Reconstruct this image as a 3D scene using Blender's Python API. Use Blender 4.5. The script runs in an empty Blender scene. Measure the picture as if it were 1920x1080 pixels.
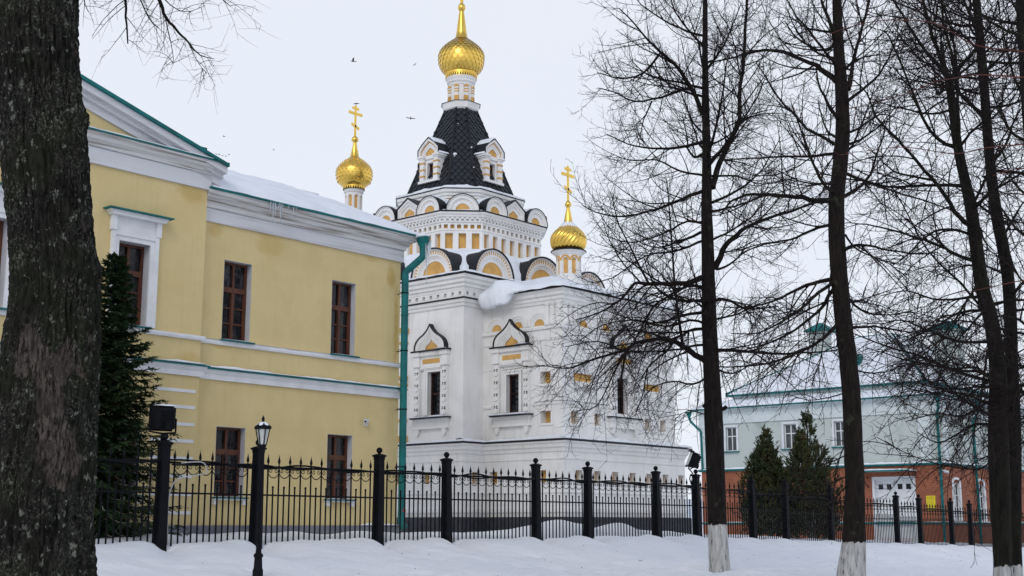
import bpy, bmesh, math, random
from mathutils import Vector, Matrix, noise as mnoise
PI = math.pi
C = bpy.context.scene.collection
random.seed(7)
rnd = random.random
def U(a, b): return a + (b - a) * rnd()
def nz(x, y=0.0, z=0.0): return mnoise.noise(Vector((x, y, z)))
def sstep(a, b, x):
    t = max(0.0, min(1.0, (x - a) / (b - a))); return t * t * (3 - 2 * t)

# ------------------------------------------------------------------ camera model (eye at the origin, +X along the house front)
F = 2400.0; TH = math.atan(445 / 2400); BETA = math.radians(41)
HF = (math.cos(BETA), math.sin(BETA)); HR = (math.sin(BETA), -math.cos(BETA))
def ray(px, py):
    a = (px - 960) / F; b = (540 - py) / F; c, s = math.cos(TH), math.sin(TH)
    fh = c - b * s
    return (fh * HF[0] + a * HR[0], fh * HF[1] + a * HR[1], s + b * c)
def at(px, py, d):                       # point of the photograph's ray at horizontal distance d
    r = ray(px, py); t = d / (r[0] * HF[0] + r[1] * HF[1]); return Vector((r[0] * t, r[1] * t, r[2] * t))
def ld(l, d, z=0.0):                     # lateral / forward metres to world
    return Vector((HF[0] * d + HR[0] * l, HF[1] * d + HR[1] * l, z))
def proj(p):
    d = p[0] * HF[0] + p[1] * HF[1]; l = p[0] * HR[0] + p[1] * HR[1]; c, s = math.cos(TH), math.sin(TH)
    zc = d * c + p[2] * s; yc = p[2] * c - d * s
    return (960 + F * l / zc, 540 - F * yc / zc)

# ------------------------------------------------------------------ materials
def nodes(name):
    m = bpy.data.materials.new(name); m.use_nodes = True
    nt = m.node_tree; b = nt.nodes['Principled BSDF']; return m, nt, b
def N(nt, t, **kw):
    n = nt.nodes.new(t)
    for k, v in kw.items():
        if k.startswith('i_'): n.inputs[k[2:].replace('_', ' ')].default_value = v
        else: setattr(n, k, v)
    return n
def L(nt, a, b): nt.links.new(a, b)
def obco(nt): return N(nt, 'ShaderNodeTexCoord').outputs['Object']
def stretch(nt, co, s):
    mp = N(nt, 'ShaderNodeMapping'); mp.inputs['Scale'].default_value = s; L(nt, co, mp.inputs['Vector']); return mp.outputs['Vector']
def noi(nt, co, scale, detail=4, rough=.55):
    n = N(nt, 'ShaderNodeTexNoise'); n.inputs['Scale'].default_value = scale; n.inputs['Detail'].default_value = detail
    n.inputs['Roughness'].default_value = rough; L(nt, co, n.inputs['Vector']); return n.outputs['Fac']
def rng(nt, v, a, b, c=0.0, d=1.0):
    n = N(nt, 'ShaderNodeMapRange', interpolation_type='SMOOTHSTEP'); L(nt, v, n.inputs['Value'])
    n.inputs['From Min'].default_value = a; n.inputs['From Max'].default_value = b
    n.inputs['To Min'].default_value = c; n.inputs['To Max'].default_value = d; return n.outputs['Result']
def mixc(nt, f, a, b):
    n = N(nt, 'ShaderNodeMix', data_type='RGBA')
    if isinstance(f, (int, float)): n.inputs[0].default_value = f
    else: L(nt, f, n.inputs[0])
    for i, v in ((6, a), (7, b)):
        if isinstance(v, tuple): n.inputs[i].default_value = (v[0], v[1], v[2], 1)
        else: L(nt, v, n.inputs[i])
    return n.outputs[2]
def mth(nt, op, a, b=None):
    n = N(nt, 'ShaderNodeMath', operation=op)
    for i, v in enumerate((a, b)):
        if v is None: continue
        if isinstance(v, (int, float)): n.inputs[i].default_value = v
        else: L(nt, v, n.inputs[i])
    return n.outputs[0]
def bump(nt, b, h, strength=.3, dist=.02):
    n = N(nt, 'ShaderNodeBump'); n.inputs['Strength'].default_value = strength; n.inputs['Distance'].default_value = dist
    L(nt, h, n.inputs['Height']); L(nt, n.outputs['Normal'], b.inputs['Normal'])
def sc(c, k): return tuple(min(1, x * k) for x in c)
def mat(name, col, rough=.8, var=.08, scale=2.0, bs=30, bst=.15, bd=.01, metal=0.0, spec=.4, col2=None, lo=.35, hi=.7, st=(1, 1, 1)):
    m, nt, b = nodes(name); co = stretch(nt, obco(nt), st)
    f = noi(nt, co, scale, 5)
    c = mixc(nt, rng(nt, f, lo, hi), sc(col, 1 + var), col2 if col2 else sc(col, 1 - var))
    L(nt, c, b.inputs['Base Color']); b.inputs['Roughness'].default_value = rough
    b.inputs['Metallic'].default_value = metal; b.inputs['Specular IOR Level'].default_value = spec
    if bst: bump(nt, b, noi(nt, co, bs, 4), bst, bd)
    return m
MT = {}
MT['yellow'] = None
def yellow_mat():
    m, nt, b = nodes('yellow_stucco'); co = obco(nt)
    base = mixc(nt, rng(nt, noi(nt, co, 1.1, 6, .6), .32, .68), (.70, .56, .285), (.645, .51, .25))
    base = mixc(nt, mth(nt, 'MULTIPLY', rng(nt, noi(nt, stretch(nt, co, (9, 9, .55)), 1, 4), .5, .74), .12), base, (.43, .32, .15))
    # old water stains (shape of their own): world X, Z centre, radius
    sx = N(nt, 'ShaderNodeSeparateXYZ'); L(nt, co, sx.inputs[0])
    n1 = noi(nt, co, 3.2, 5, .6); tot = None
    for (x, z, rx, rz, k) in [(18.55, 6.55, .55, .45, .55), (22.50, 6.35, .20, .40, .9), (22.70, 5.0, .11, 1.3, .95), (16.15, 7.25, .5, .3, .7), (17.3, 4.0, .35, .12, .6),
                              (20.3, 4.05, .45, .12, .45), (16.3, 3.55, .5, .2, .5), (17.0, 6.6, .3, .25, .5), (21.8, 6.68, .25, .1, .5), (13.2, 7.3, .5, .2, .5)]:
        dx = mth(nt, 'MULTIPLY', mth(nt, 'SUBTRACT', sx.outputs[0], x - 16.5), 1 / rx)
        dz = mth(nt, 'MULTIPLY', mth(nt, "SUBTRACT", sx.outputs[2], z + .25), 1 / rz)
        d2 = mth(nt, 'ADD', mth(nt, 'MULTIPLY', dx, dx), mth(nt, 'MULTIPLY', dz, dz))
        d2 = mth(nt, 'ADD', d2, mth(nt, 'MULTIPLY', n1, 1.6))
        s = rng(nt, d2, .75, 1.75, k * .75, 0.0)
        tot = s if tot is None else mth(nt, 'MAXIMUM', tot, s)
    base = mixc(nt, tot, base, (.50, .315, .075))
    spl = mth(nt, 'MULTIPLY', rng(nt, noi(nt, co, 2.3, 7, .7), .67, .70), rng(nt, sx.outputs[2], .25, 1.1, .8, 0))
    base = mixc(nt, spl, base, (.45, .40, .31))
    L(nt, base, b.inputs['Base Color']); b.inputs['Roughness'].default_value = .9; b.inputs['Specular IOR Level'].default_value = .2
    bump(nt, b, mth(nt, 'ADD', noi(nt, co, 55, 4), mth(nt, 'MULTIPLY', noi(nt, co, 2.2, 3), 3.0)), .25, .012)
    return m
MT['yellow'] = yellow_mat()
def white_mat():
    m, nt, b = nodes('white_limewash'); co = obco(nt)
    base = mixc(nt, rng(nt, noi(nt, co, 1.3, 6, .6), .3, .7), (.85, .84, .825), (.765, .75, .73))
    base = mixc(nt, mth(nt, 'MULTIPLY', rng(nt, noi(nt, stretch(nt, co, (7, 7, .6)), 1, 4), .52, .76), .28), base, (.50, .48, .45))
    base = mixc(nt, mth(nt, 'MULTIPLY', rng(nt, noi(nt, co, .9, 5, .7), .58, .74), .34), base, (.60, .55, .46))
    L(nt, base, b.inputs['Base Color']); b.inputs['Roughness'].default_value = .88; b.inputs['Specular IOR Level'].default_value = .25
    bump(nt, b, mth(nt, 'ADD', noi(nt, co, 40, 4), mth(nt, 'MULTIPLY', noi(nt, co, 4, 3), 2.0)), .2, .012)
    return m
MT['white'] = white_mat()
MT['ochre'] = mat('ochre_limewash', (.63, .365, .115), .88, .12, 3, 35, .2, .01, spec=.25)
MT['oldwood'] = mat('weathered_white_timber', (.66, .65, .64), .85, .06, 1.0, 14, .35, .012, col2=(.25, .215, .175), lo=.44, hi=.68, st=(.55, 14, 18), spec=.25)
MT['friezewood'] = mat('greyed_white_boards', (.63, .63, .655), .85, .06, 1.0, 14, .25, .01, col2=(.52, .51, .51), lo=.45, hi=.75, st=(.5, 9, 12), spec=.25)
MT['trim'] = mat('white_trim_paint', (.74, .745, .76), .8, .07, 2.2, 30, .15, .008, spec=.3)
MT['teal'] = mat('teal_painted_metal', (.003, .125, .125), .55, .25, 3.0, 18, .15, .006, spec=.3)
MT['gold'] = mat('gilded_metal', (.88, .58, .12), .29, .09, 2.0, 6, .10, .012, metal=1.0)
MT['roof_dark'] = mat('dark_roof_metal', (.0105, .011, .0145), .5, .25, 5, 20, .2, .01, spec=.28)
MT['scale'] = mat('dark_scale_tiles', (.0135, .0155, .021), .46, .4, 8, 30, .2, .01, spec=.4)
MT['iron'] = mat('black_painted_iron', (.0042, .0048, .0070), .65, .3, 6, 60, .25, .004, spec=.12)
MT['plinth_dark'] = mat('dark_granite_plinth', (.036, .037, .046), .6, .3, 6, 60, .2, .01)
MT['plinth_grey'] = mat('grey_render_plinth', (.17, .175, .20), .9, .2, 2, 40, .25, .01)
MT['wood'] = mat('brown_window_wood', (.085, .028, .013), .55, .3, 2, 20, .2, .004, st=(6, 6, 1))
MT['reveal'] = mat('grey_reveal_plaster', (.50, .50, .53), .9, .08, 2)
MT['glass'] = None
def glass_mat(name, a, bcol):
    m, nt, b = nodes(name); co = obco(nt)
    f = rng(nt, noi(nt, stretch(nt, co, (4, 4, 1.6)), 1.7, 5, .65), .46, .72)  # paler noise puts faint curtains and light reflections into the pane colour
    L(nt, mixc(nt, f, a, bcol), b.inputs['Base Color']); b.inputs['Roughness'].default_value = .06
    b.inputs['Specular IOR Level'].default_value = .35
    bump(nt, b, noi(nt, co, 2.6, 3), .30, .03)
    return m
MT['glass'] = glass_mat('dark_window_glass', (.005, .006, .008), (.050, .052, .060))
MT['glass_pale'] = glass_mat('grey_window_glass', (.05, .06, .065), (.13, .15, .155))
MT['green'] = mat('pale_green_stucco', (.455, .50, .475), .9, .08, .9, 40, .15, .01, col2=(.34, .385, .36), lo=.5, hi=.75, st=(1, 1, .6), spec=.25)
MT['greenwhite'] = mat('pale_frieze_plaster', (.60, .655, .66), .9, .06, 1.5, 30, .1, .01, spec=.25)
MT['door_white'] = mat('white_door_paint', (.68, .70, .72), .6, .06, 3, 30, .1, .004)
MT['sign_yellow'] = mat('yellow_notice_paint', (.72, .56, .02), .6, .05, 3)
MT['signink'] = mat('notice_ink', (.10, .08, .02), .7, .05)
MT['lampglass'] = mat('frosted_lamp_glass', (.50, .52, .50), .35, .1, 6, 30, .05, .003)
MT['grey_cable'] = mat('grey_conduit_plastic', (.42, .42, .42), .6, .1)
MT['cam_white'] = mat('white_camera_plastic', (.62, .63, .66), .4, .05)
MT['lens'] = mat('black_lens', (.01, .01, .012), .15, .1)
MT['bird'] = mat('black_feathers', (.012, .012, .016), .7, .2, 10)
MT['debris'] = mat('red_paper', (.45, .08, .10), .8, .1)
def snow_mat():
    m, nt, b = nodes('snow'); co = obco(nt)
    L(nt, mixc(nt, rng(nt, noi(nt, co, .5, 5), .35, .7), (.85, .865, .90), (.79, .815, .865)), b.inputs['Base Color'])
    b.inputs['Roughness'].default_value = .75; b.inputs['Specular IOR Level'].default_value = .2
    h = mth(nt, 'ADD', mth(nt, 'MULTIPLY', noi(nt, co, 3.0, 5), 2.5), mth(nt, 'MULTIPLY', noi(nt, co, 15, 5, .7), .9))
    bump(nt, b, h, .55, .045); return m
MT['snow'] = snow_mat()
MT['roofsnow'] = mat('roof_snow', (.79, .82, .87), .75, .05, 1.2, 9, .35, .02, spec=.2)
def ice_mat():
    m, nt, b = nodes('ice'); b.inputs['Base Color'].default_value = (.75, .82, .88, 1); b.inputs['Roughness'].default_value = .15
    b.inputs['Transmission Weight'].default_value = .7; b.inputs['IOR'].default_value = 1.31; return m
MT['ice'] = ice_mat()
def brick_mat():
    m, nt, b = nodes('orange_brick'); co = obco(nt)
    # bricks laid along whichever wall the point is on: u = x + y
    sx = N(nt, 'ShaderNodeSeparateXYZ'); L(nt, co, sx.inputs[0])
    cb = N(nt, 'ShaderNodeCombineXYZ'); L(nt, mth(nt, 'ADD', sx.outputs[0], sx.outputs[1]), cb.inputs[0]); L(nt, sx.outputs[2], cb.inputs[1])
    br = N(nt, 'ShaderNodeTexBrick'); L(nt, cb.outputs[0], br.inputs['Vector'])
    br.inputs['Color1'].default_value = (.34, .098, .045, 1); br.inputs['Color2'].default_value = (.25, .070, .032, 1)
    br.inputs['Mortar'].default_value = (.30, .16, .10, 1); br.inputs['Scale'].default_value = 1
    br.inputs['Brick Width'].default_value = .26; br.inputs['Row Height'].default_value = .078; br.inputs['Mortar Size'].default_value = .008
    c = mixc(nt, rng(nt, noi(nt, co, .8, 5), .4, .75), br.outputs['Color'], (.23, .075, .04))
    L(nt, c, b.inputs['Base Color']); b.inputs['Roughness'].default_value = .9
    bump(nt, b, br.outputs['Fac'], -.3, .01); return m
MT['brick'] = brick_mat()
def bark_mat(name, c1, c2, wash=None, ws=2.2):
    m, nt, b = nodes(name); co = obco(nt)
    sv = stretch(nt, co, (9, 9, 1.5))
    f = noi(nt, sv, ws, 6, .65)
    c = mixc(nt, rng(nt, f, .35, .68), c1, c2)
    c = mixc(nt, mth(nt, 'MULTIPLY', rng(nt, noi(nt, co, 5, 5), .6, .72), .5), c, (.055, .065, .04))
    h = f
    if wash is not None:
        sx = N(nt, 'ShaderNodeSeparateXYZ'); L(nt, co, sx.inputs[0])
        e = mth(nt, 'ADD', sx.outputs[2], mth(nt, 'MULTIPLY', mth(nt, 'SUBTRACT', noi(nt, co, 14, 4), .5), .16))
        k = rng(nt, e, wash - .012, wash + .012, 1, 0)
        k = mth(nt, 'MULTIPLY', k, rng(nt, noi(nt, stretch(nt, co, (16, 16, 3)), 1.3, 6, .7), .36, .45, .25, 1))
        c = mixc(nt, k, c, mixc(nt, rng(nt, f, .3, .7), (.30, .295, .285), (.54, .535, .52)))
    L(nt, c, b.inputs['Base Color']); b.inputs['Roughness'].default_value = .92; b.inputs['Specular IOR Level'].default_value = .15
    bump(nt, b, h, .9, .03); return m
MT['twig'] = mat('dark_twig_bark', (.015, .0105, .0105), .9, .25, 3, 20, 0, spec=.15)
MT['redtwig'] = mat('reddish_twig_bark', (.085, .028, .020), .8, .25, 3, 20, 0, spec=.2)
MT['fol_dark'] = mat('dark_spruce_needles', (.022, .043, .018), .75, .35, 2.2, 20, 0, spec=.15, col2=(.062, .080, .028), lo=.45, hi=.8)
MT['fol_thuja'] = mat('bronzed_thuja_needles', (.032, .045, .020), .8, .3, 2.0, 20, 0, spec=.12, col2=(.090, .072, .030), lo=.4, hi=.75)
MT['hill'] = mat('snowy_hillside', (.62, .66, .73), .95, .06, .02, 1, 0)

# ------------------------------------------------------------------ mesh helpers
class MB:
    def __init__(s, T=None): s.v = []; s.f = []; s.T = T; s.mi = []; s.cm = 0
    def add(s, vs, fs):
        o = len(s.v); T = s.T
        s.v.extend(T(*p) if T else (p[0], p[1], p[2]) for p in vs)
        for f in fs: s.f.append(tuple(i + o for i in f)); s.mi.append(s.cm)
        return s
    def box(s, x0, x1, y0, y1, z0, z1):
        return s.add([(x0, y0, z0), (x1, y0, z0), (x1, y1, z0), (x0, y1, z0), (x0, y0, z1), (x1, y0, z1), (x1, y1, z1), (x0, y1, z1)],
                     [(0, 3, 2, 1), (4, 5, 6, 7), (0, 1, 5, 4), (1, 2, 6, 5), (2, 3, 7, 6), (3, 0, 4, 7)])
    def quad(s, a, b, c, d): return s.add([a, b, c, d], [(0, 1, 2, 3)])
    def prism(s, poly, n0, n1):            # poly of (u,z), extruded along n (local axes u,n,z)
        k = len(poly)
        vs = [(u, n0, z) for u, z in poly] + [(u, n1, z) for u, z in poly]
        return s.add(vs, [tuple(range(k - 1, -1, -1)), tuple(range(k, 2 * k))] + [(i, (i + 1) % k, k + (i + 1) % k, k + i) for i in range(k)])
    def ring(s, outer, inner, n0, n1):     # open strip between two equal polylines of (u,z), extruded n0..n1
        k = len(outer)
        vs = [(u, n, z) for n in (n0, n1) for pl in (outer, inner) for u, z in pl]
        fs = []
        for i in range(k - 1):
            o0, o1, i0, i1 = i, i + 1, k + i, k + i + 1
            O0, O1, I0, I1 = (2 * k + q for q in (o0, o1, i0, i1))
            fs += [(O0, O1, I1, I0), (o0, i0, i1, o1), (o0, o1, O1, O0), (i0, I0, I1, i1)]
        fs += [(0, 2 * k, 3 * k, k), (k - 1, 2 * k - 1, 4 * k - 1, 3 * k - 1)]
        return s.add(vs, fs)
    def tube(s, pts, rad, n=6, cap=True, phase=0.0):
        m = len(pts)
        if m < 2: return s
        P = [Vector(p) for p in pts]
        t = (P[1] - P[0]); t = t.normalized() if t.length > 1e-9 else Vector((0, 0, 1))
        a = Vector((0, 0, 1)) if abs(t.z) < .9 else Vector((1, 0, 0))
        x = t.cross(a).normalized(); vs = []
        cs = [(math.cos(2 * PI * j / n + phase), math.sin(2 * PI * j / n + phase)) for j in range(n)]
        for i in range(m):
            if 0 < i < m - 1: t = P[i + 1] - P[i - 1]
            elif i == m - 1: t = P[i] - P[i - 1]
            else: t = P[1] - P[0]
            if t.length < 1e-9: t = Vector((0, 0, 1))
            t.normalize(); x = x - t * x.dot(t)
            if x.length < 1e-6: x = t.orthogonal()
            x.normalize(); y = t.cross(x); r = rad[i] if hasattr(rad, '__len__') else rad
            p = P[i]
            for c, q in cs: vs.append((p.x + (x.x * c + y.x * q) * r, p.y + (x.y * c + y.y * q) * r, p.z + (x.z * c + y.z * q) * r))
        fs = [(i * n + j, i * n + (j + 1) % n, (i + 1) * n + (j + 1) % n, (i + 1) * n + j) for i in range(m - 1) for j in range(n)]
        if cap: fs += [tuple(range(n - 1, -1, -1)), tuple((m - 1) * n + j for j in range(n))]
        return s.add(vs, fs)
    def lathe(s, prof, cx, cy, n=32, fn=None):     # prof of (r,z)
        vs = []; m = len(prof)
        for r, z in prof:
            for j in range(n):
                a = 2 * PI * j / n; rr = r if fn is None else fn(r, z, a)
                vs.append((cx + rr * math.cos(a), cy + rr * math.sin(a), z))
        fs = [(i * n + j, i * n + (j + 1) % n, (i + 1) * n + (j + 1) % n, (i + 1) * n + j) for i in range(m - 1) for j in range(n)]
        fs += [tuple(range(n - 1, -1, -1)), tuple((m - 1) * n + j for j in range(n))]
        return s.add(vs, fs)
    def sphere(s, c, r, n=12, m=8, sz=1.0):
        pr = [(max(1e-4, r * math.sin(PI * i / m)), c[2] - r * sz * math.cos(PI * i / m)) for i in range(m + 1)]
        return s.lathe(pr, c[0], c[1], n)
    def sweep(s, path, prof, closed=False, jog=None):          # path of (x,y) with the outside on the right; prof of (n,z) closed polygon
        k = len(path); vs = []; q = len(prof)
        for i in range(k):
            p = Vector(path[i]).to_2d() if len(path[i]) == 2 else Vector(path[i][:2])
            dirs = []
            if closed or i > 0: dirs.append((Vector(path[i]) - Vector(path[i - 1])).normalized())
            if closed or i < k - 1: dirs.append((Vector(path[(i + 1) % k]) - Vector(path[i])).normalized())
            ns = [Vector((d.y, -d.x)) for d in dirs]
            if len(ns) == 1: mv = ns[0]
            else:
                b = (ns[0] + ns[1]); b.normalize(); mv = b / max(.2, b.dot(ns[0]))
            for n, z in prof: vs.append((p.x + mv.x * n, p.y + mv.y * n, z))
        fs = []
        for i in range(k if closed else k - 1):
            a = i * q; b = ((i + 1) % k) * q
            for j in range(q): fs.append((a + j, a + (j + 1) % q, b + (j + 1) % q, b + j))
        if not closed: fs += [tuple(range(q)), tuple((k - 1) * q + j for j in range(q - 1, -1, -1))]
        return s.add(vs, fs)
    def facade(s, u0, u1, z0, z1, holes, depth=.2):    # wall sheet in the n=0 plane with rectangular holes and their reveals
        us = sorted({u0, u1} | {h[0] for h in holes} | {h[1] for h in holes}); zs = sorted({z0, z1} | {h[2] for h in holes} | {h[3] for h in holes})
        for a, b in zip(us, us[1:]):
            for c, d in zip(zs, zs[1:]):
                um, zm = (a + b) / 2, (c + d) / 2
                if any(h[0] < um < h[1] and h[2] < zm < h[3] for h in holes): continue
                s.quad((a, 0, c), (b, 0, c), (b, 0, d), (a, 0, d))
        for h in holes:
            a, b, c, d = h[:4]; e = -(h[4] if len(h) > 4 else depth)
            s.quad((a, 0, c), (a, e, c), (a, e, d), (a, 0, d)); s.quad((b, 0, c), (b, 0, d), (b, e, d), (b, e, c))
            s.quad((a, 0, d), (a, e, d), (b, e, d), (b, 0, d)); s.quad((a, 0, c), (b, 0, c), (b, e, c), (a, e, c))
        return s
    def grid(s, nx, ny, fn):
        vs = [fn(i, j) for j in range(ny) for i in range(nx)]
        return s.add(vs, [(j * nx + i, j * nx + i + 1, (j + 1) * nx + i + 1, (j + 1) * nx + i) for j in range(ny - 1) for i in range(nx - 1)])
    def pieces(s):                         # groups of faces that lie apart from one another
        n = len(s.v); pa = list(range(n))
        def fd(i):
            while pa[i] != i: pa[i] = pa[pa[i]]; i = pa[i]
            return i
        for f in s.f:
            a = fd(f[0])
            for i in f[1:]: pa[fd(i)] = a
        isl = {}
        for k, f in enumerate(s.f): isl.setdefault(fd(f[0]), []).append(k)
        if not 1 < len(isl) <= 500: return None
        keys = list(isl); bx = []
        for q in keys:
            vs = [s.v[i] for k in isl[q] for i in s.f[k]]; bx.append([(min(v[a] for v in vs), max(v[a] for v in vs)) for a in range(3)])
        sz = [max(h - l for l, h in b) for b in bx]; pb = list(range(len(keys)))
        def fe(i):
            while pb[i] != i: pb[i] = pb[pb[i]]; i = pb[i]
            return i
        for i in range(len(keys)):
            for j in range(i + 1, len(keys)):
                g_ = math.sqrt(sum(max(0, bx[i][a][0] - bx[j][a][1], bx[j][a][0] - bx[i][a][1]) ** 2 for a in range(3)))
                if g_ <= max(.02, .5 * max(sz[i], sz[j])): pb[fe(i)] = fe(j)
        gr = {}
        for i, q in enumerate(keys): gr.setdefault(fe(i), []).extend(isl[q])
        return list(gr.values()) if len(gr) > 1 else None
    def build(s, name, m, parent=None, smooth=False, fix=True, angle=None, loc=None, split=True):
        if split and parent is not None and len(s.f) < 60000 and name not in ('trunk', 'crown', 'limbs', 'lettering', 'torn_sticker', 'studded_skin'):
            g_ = s.pieces()
            if g_:
                first = None
                for fs_ in g_:
                    q = MB(); mp = {}
                    for k in sorted(fs_):
                        f = s.f[k]
                        for i in f:
                            if i not in mp: mp[i] = len(q.v); q.v.append(s.v[i])
                        q.f.append(tuple(mp[i] for i in f)); q.mi.append(s.mi[k])
                    o = q.build(name, m, parent, smooth, fix, angle, loc, False); first = first or o
                return first
        me = bpy.data.meshes.new(name)
        off = Vector((0, 0, 0)); p = parent
        while p is not None: off += p.location; p = p.parent
        if loc is not None: off += Vector(loc)
        if off.length > 0: me.from_pydata([(v[0] - off.x, v[1] - off.y, v[2] - off.z) for v in s.v], [], s.f)
        else: me.from_pydata([tuple(v) for v in s.v], [], s.f)
        if fix:
            bm = bmesh.new(); bm.from_mesh(me); bmesh.ops.recalc_face_normals(bm, faces=bm.faces); bm.to_mesh(me); bm.free()
        for mm in (m if isinstance(m, (list, tuple)) else [m]): me.materials.append(mm)
        if isinstance(m, (list, tuple)): me.polygons.foreach_set('material_index', s.mi)
        if smooth:
            me.polygons.foreach_set('use_smooth', [True] * len(me.polygons))
            if angle: me.set_sharp_from_angle(angle=math.radians(angle))
        me.update()
        o = bpy.data.objects.new(name, me); C.objects.link(o)
        if parent is not None: o.parent = parent
        if loc is not None: o.location = loc
        return o
def tag(o, label=None, cat=None, group=None, kind=None):
    for k, v in (('label', label), ('category', cat), ('group', group), ('kind', kind)):
        if v: o[k] = v
    return o
def thing(name, loc, label, cat, group=None):
    o = bpy.data.objects.new(name, None); C.objects.link(o); o.location = loc; o.empty_display_size = .2
    return tag(o, label, cat, group)
def put(name, me, parent, loc=(0, 0, 0), rotz=0):        # another object on shared mesh data
    o = bpy.data.objects.new(name, me); C.objects.link(o); o.parent = parent; o.location = loc; o.rotation_euler = (0, 0, rotz); return o
def TX(Y): return lambda u, n, z: (u, Y - n, z)          # facade looking to -Y
def TY(X): return lambda u, n, z: (X - n, u, z)          # facade looking to -X
def TE(P, eu, en): return lambda u, n, z: (P[0] + eu[0] * u + en[0] * n, P[1] + eu[1] * u + en[1] * n, P[2] + z)
def arc(r, n=20, u0=0, z0=0, a0=0, a1=PI, sz=1.0): return [(u0 - r * math.cos(a0 + (a1 - a0) * i / n), z0 + r * sz * math.sin(a0 + (a1 - a0) * i / n)) for i in range(n + 1)]
def bez(p0, p1, p2, p3, n): 
    return [tuple((1 - t) ** 3 * a + 3 * (1 - t) ** 2 * t * b + 3 * (1 - t) * t * t * c + t ** 3 * d for a, b, c, d in zip(p0, p1, p2, p3)) for t in (i / n for i in range(n + 1))]
def ogee(w, h, u0=0, z0=0, n=8):
    l = bez((-w, 0), (-1.03 * w, .26 * h), (-.88 * w, .42 * h), (-.56 * w, .555 * h), n)[:-1] + bez((-.56 * w, .555 * h), (-.32 * w, .655 * h), (-.14 * w, .78 * h), (0, h), 7)
    return [(u0 + a, z0 + b) for a, b in l] + [(u0 - a, z0 + b) for a, b in reversed(l[:-1])]
def snow_strip(mb, path, w, h, seed=0.0, closed=False, step=.12):       # lumpy snow lying on a ledge; path of (x,y,z), lies to the inside of width w
    pts = []
    seq = list(path) + ([path[0]] if closed else [])
    for a, b in zip(seq, seq[1:]):
        a, b = Vector(a), Vector(b); k = max(1, int((b - a).length / step))
        for i in range(k): pts.append((a + (b - a) * (i / k), (b - a).normalized()))
    pts.append((Vector(seq[-1]), pts[-1][1]))
    rows = []
    for i, (p, d) in enumerate(pts):
        nrm = Vector((d.y, -d.x, 0)); a = .55 + .45 * nz(p.x * 1.3 + seed, p.y * 1.3, p.z) + .25 * nz(p.x * 5 + seed, p.y * 5, 1)
        e = min(1, min(i, len(pts) - 1 - i) / 2 + .25) if not closed else 1
        hh = h * max(.12, a) * e; ww = w
        o = .01 + .02 * nz(p.x * 4, p.y * 4 + seed, 3)
        rows.append([p + nrm * o, p + nrm * (o + .012) + Vector((0, 0, hh * .55)), p - nrm * ww * .35 + Vector((0, 0, hh)), p - nrm * ww * .8 + Vector((0, 0, hh * .85)), p - nrm * ww + Vector((0, 0, 0))])
    vs = [tuple(q) for r in rows for q in r]; k = 5
    mb.add(vs, [(i * k + j, (i + 1) * k + j, (i + 1) * k + j + 1, i * k + j + 1) for i in range(len(rows) - 1) for j in range(k - 1)] + [(0, 1, 2, 3, 4), tuple((len(rows) - 1) * k + j for j in range(k))])
#PART2
# ------------------------------------------------------------------ world, sun, camera
scn = bpy.context.scene
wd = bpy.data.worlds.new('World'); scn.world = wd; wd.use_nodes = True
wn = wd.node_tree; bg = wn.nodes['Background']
sky = wn.nodes.new('ShaderNodeTexSky'); sky.sky_type = 'NISHITA'; sky.sun_disc = False
SUN_DIR = Vector((-.80, -.38, .62)).normalized()
sky.sun_elevation = math.asin(SUN_DIR.z); sky.sun_rotation = math.atan2(SUN_DIR.x, SUN_DIR.y)
mx = wn.nodes.new('ShaderNodeMix'); mx.data_type = 'RGBA'; mx.inputs[0].default_value = .94
wn.links.new(sky.outputs[0], mx.inputs[6]); # overcast dome: bright low sky, unseen zenith dimmed to darken the snow
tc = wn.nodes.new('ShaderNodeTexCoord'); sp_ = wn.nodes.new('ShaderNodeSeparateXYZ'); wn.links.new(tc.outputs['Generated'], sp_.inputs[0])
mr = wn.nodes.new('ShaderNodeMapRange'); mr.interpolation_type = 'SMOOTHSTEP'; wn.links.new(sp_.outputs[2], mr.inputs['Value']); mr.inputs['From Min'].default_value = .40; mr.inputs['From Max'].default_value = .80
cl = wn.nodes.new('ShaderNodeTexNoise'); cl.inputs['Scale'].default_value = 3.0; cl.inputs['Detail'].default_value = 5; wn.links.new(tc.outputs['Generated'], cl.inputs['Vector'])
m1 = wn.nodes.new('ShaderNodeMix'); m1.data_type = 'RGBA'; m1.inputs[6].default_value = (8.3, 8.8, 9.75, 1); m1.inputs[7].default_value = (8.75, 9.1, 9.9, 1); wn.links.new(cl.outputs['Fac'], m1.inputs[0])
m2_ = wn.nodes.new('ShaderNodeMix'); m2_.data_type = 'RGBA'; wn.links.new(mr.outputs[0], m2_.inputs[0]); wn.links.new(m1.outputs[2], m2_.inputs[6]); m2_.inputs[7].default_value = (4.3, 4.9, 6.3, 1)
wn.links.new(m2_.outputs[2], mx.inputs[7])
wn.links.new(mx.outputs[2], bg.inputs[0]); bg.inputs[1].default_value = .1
sl = bpy.data.lights.new('overcast_sun', 'SUN'); sl.energy = .85; sl.angle = math.radians(30); sl.color = (1, .97, .93)
so = bpy.data.objects.new('overcast_sun', sl); C.objects.link(so); so.rotation_euler = SUN_DIR.to_track_quat('Z', 'Y').to_euler()
cd = bpy.data.cameras.new('camera'); cam = bpy.data.objects.new('camera', cd); C.objects.link(cam); scn.camera = cam
cd.sensor_width = 36; cd.lens = 45; cd.clip_end = 6000; cd.clip_start = .1
cam.rotation_euler = Vector((HF[0] * math.cos(TH), HF[1] * math.cos(TH), math.sin(TH))).to_track_quat('-Z', 'Y').to_euler()
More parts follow.
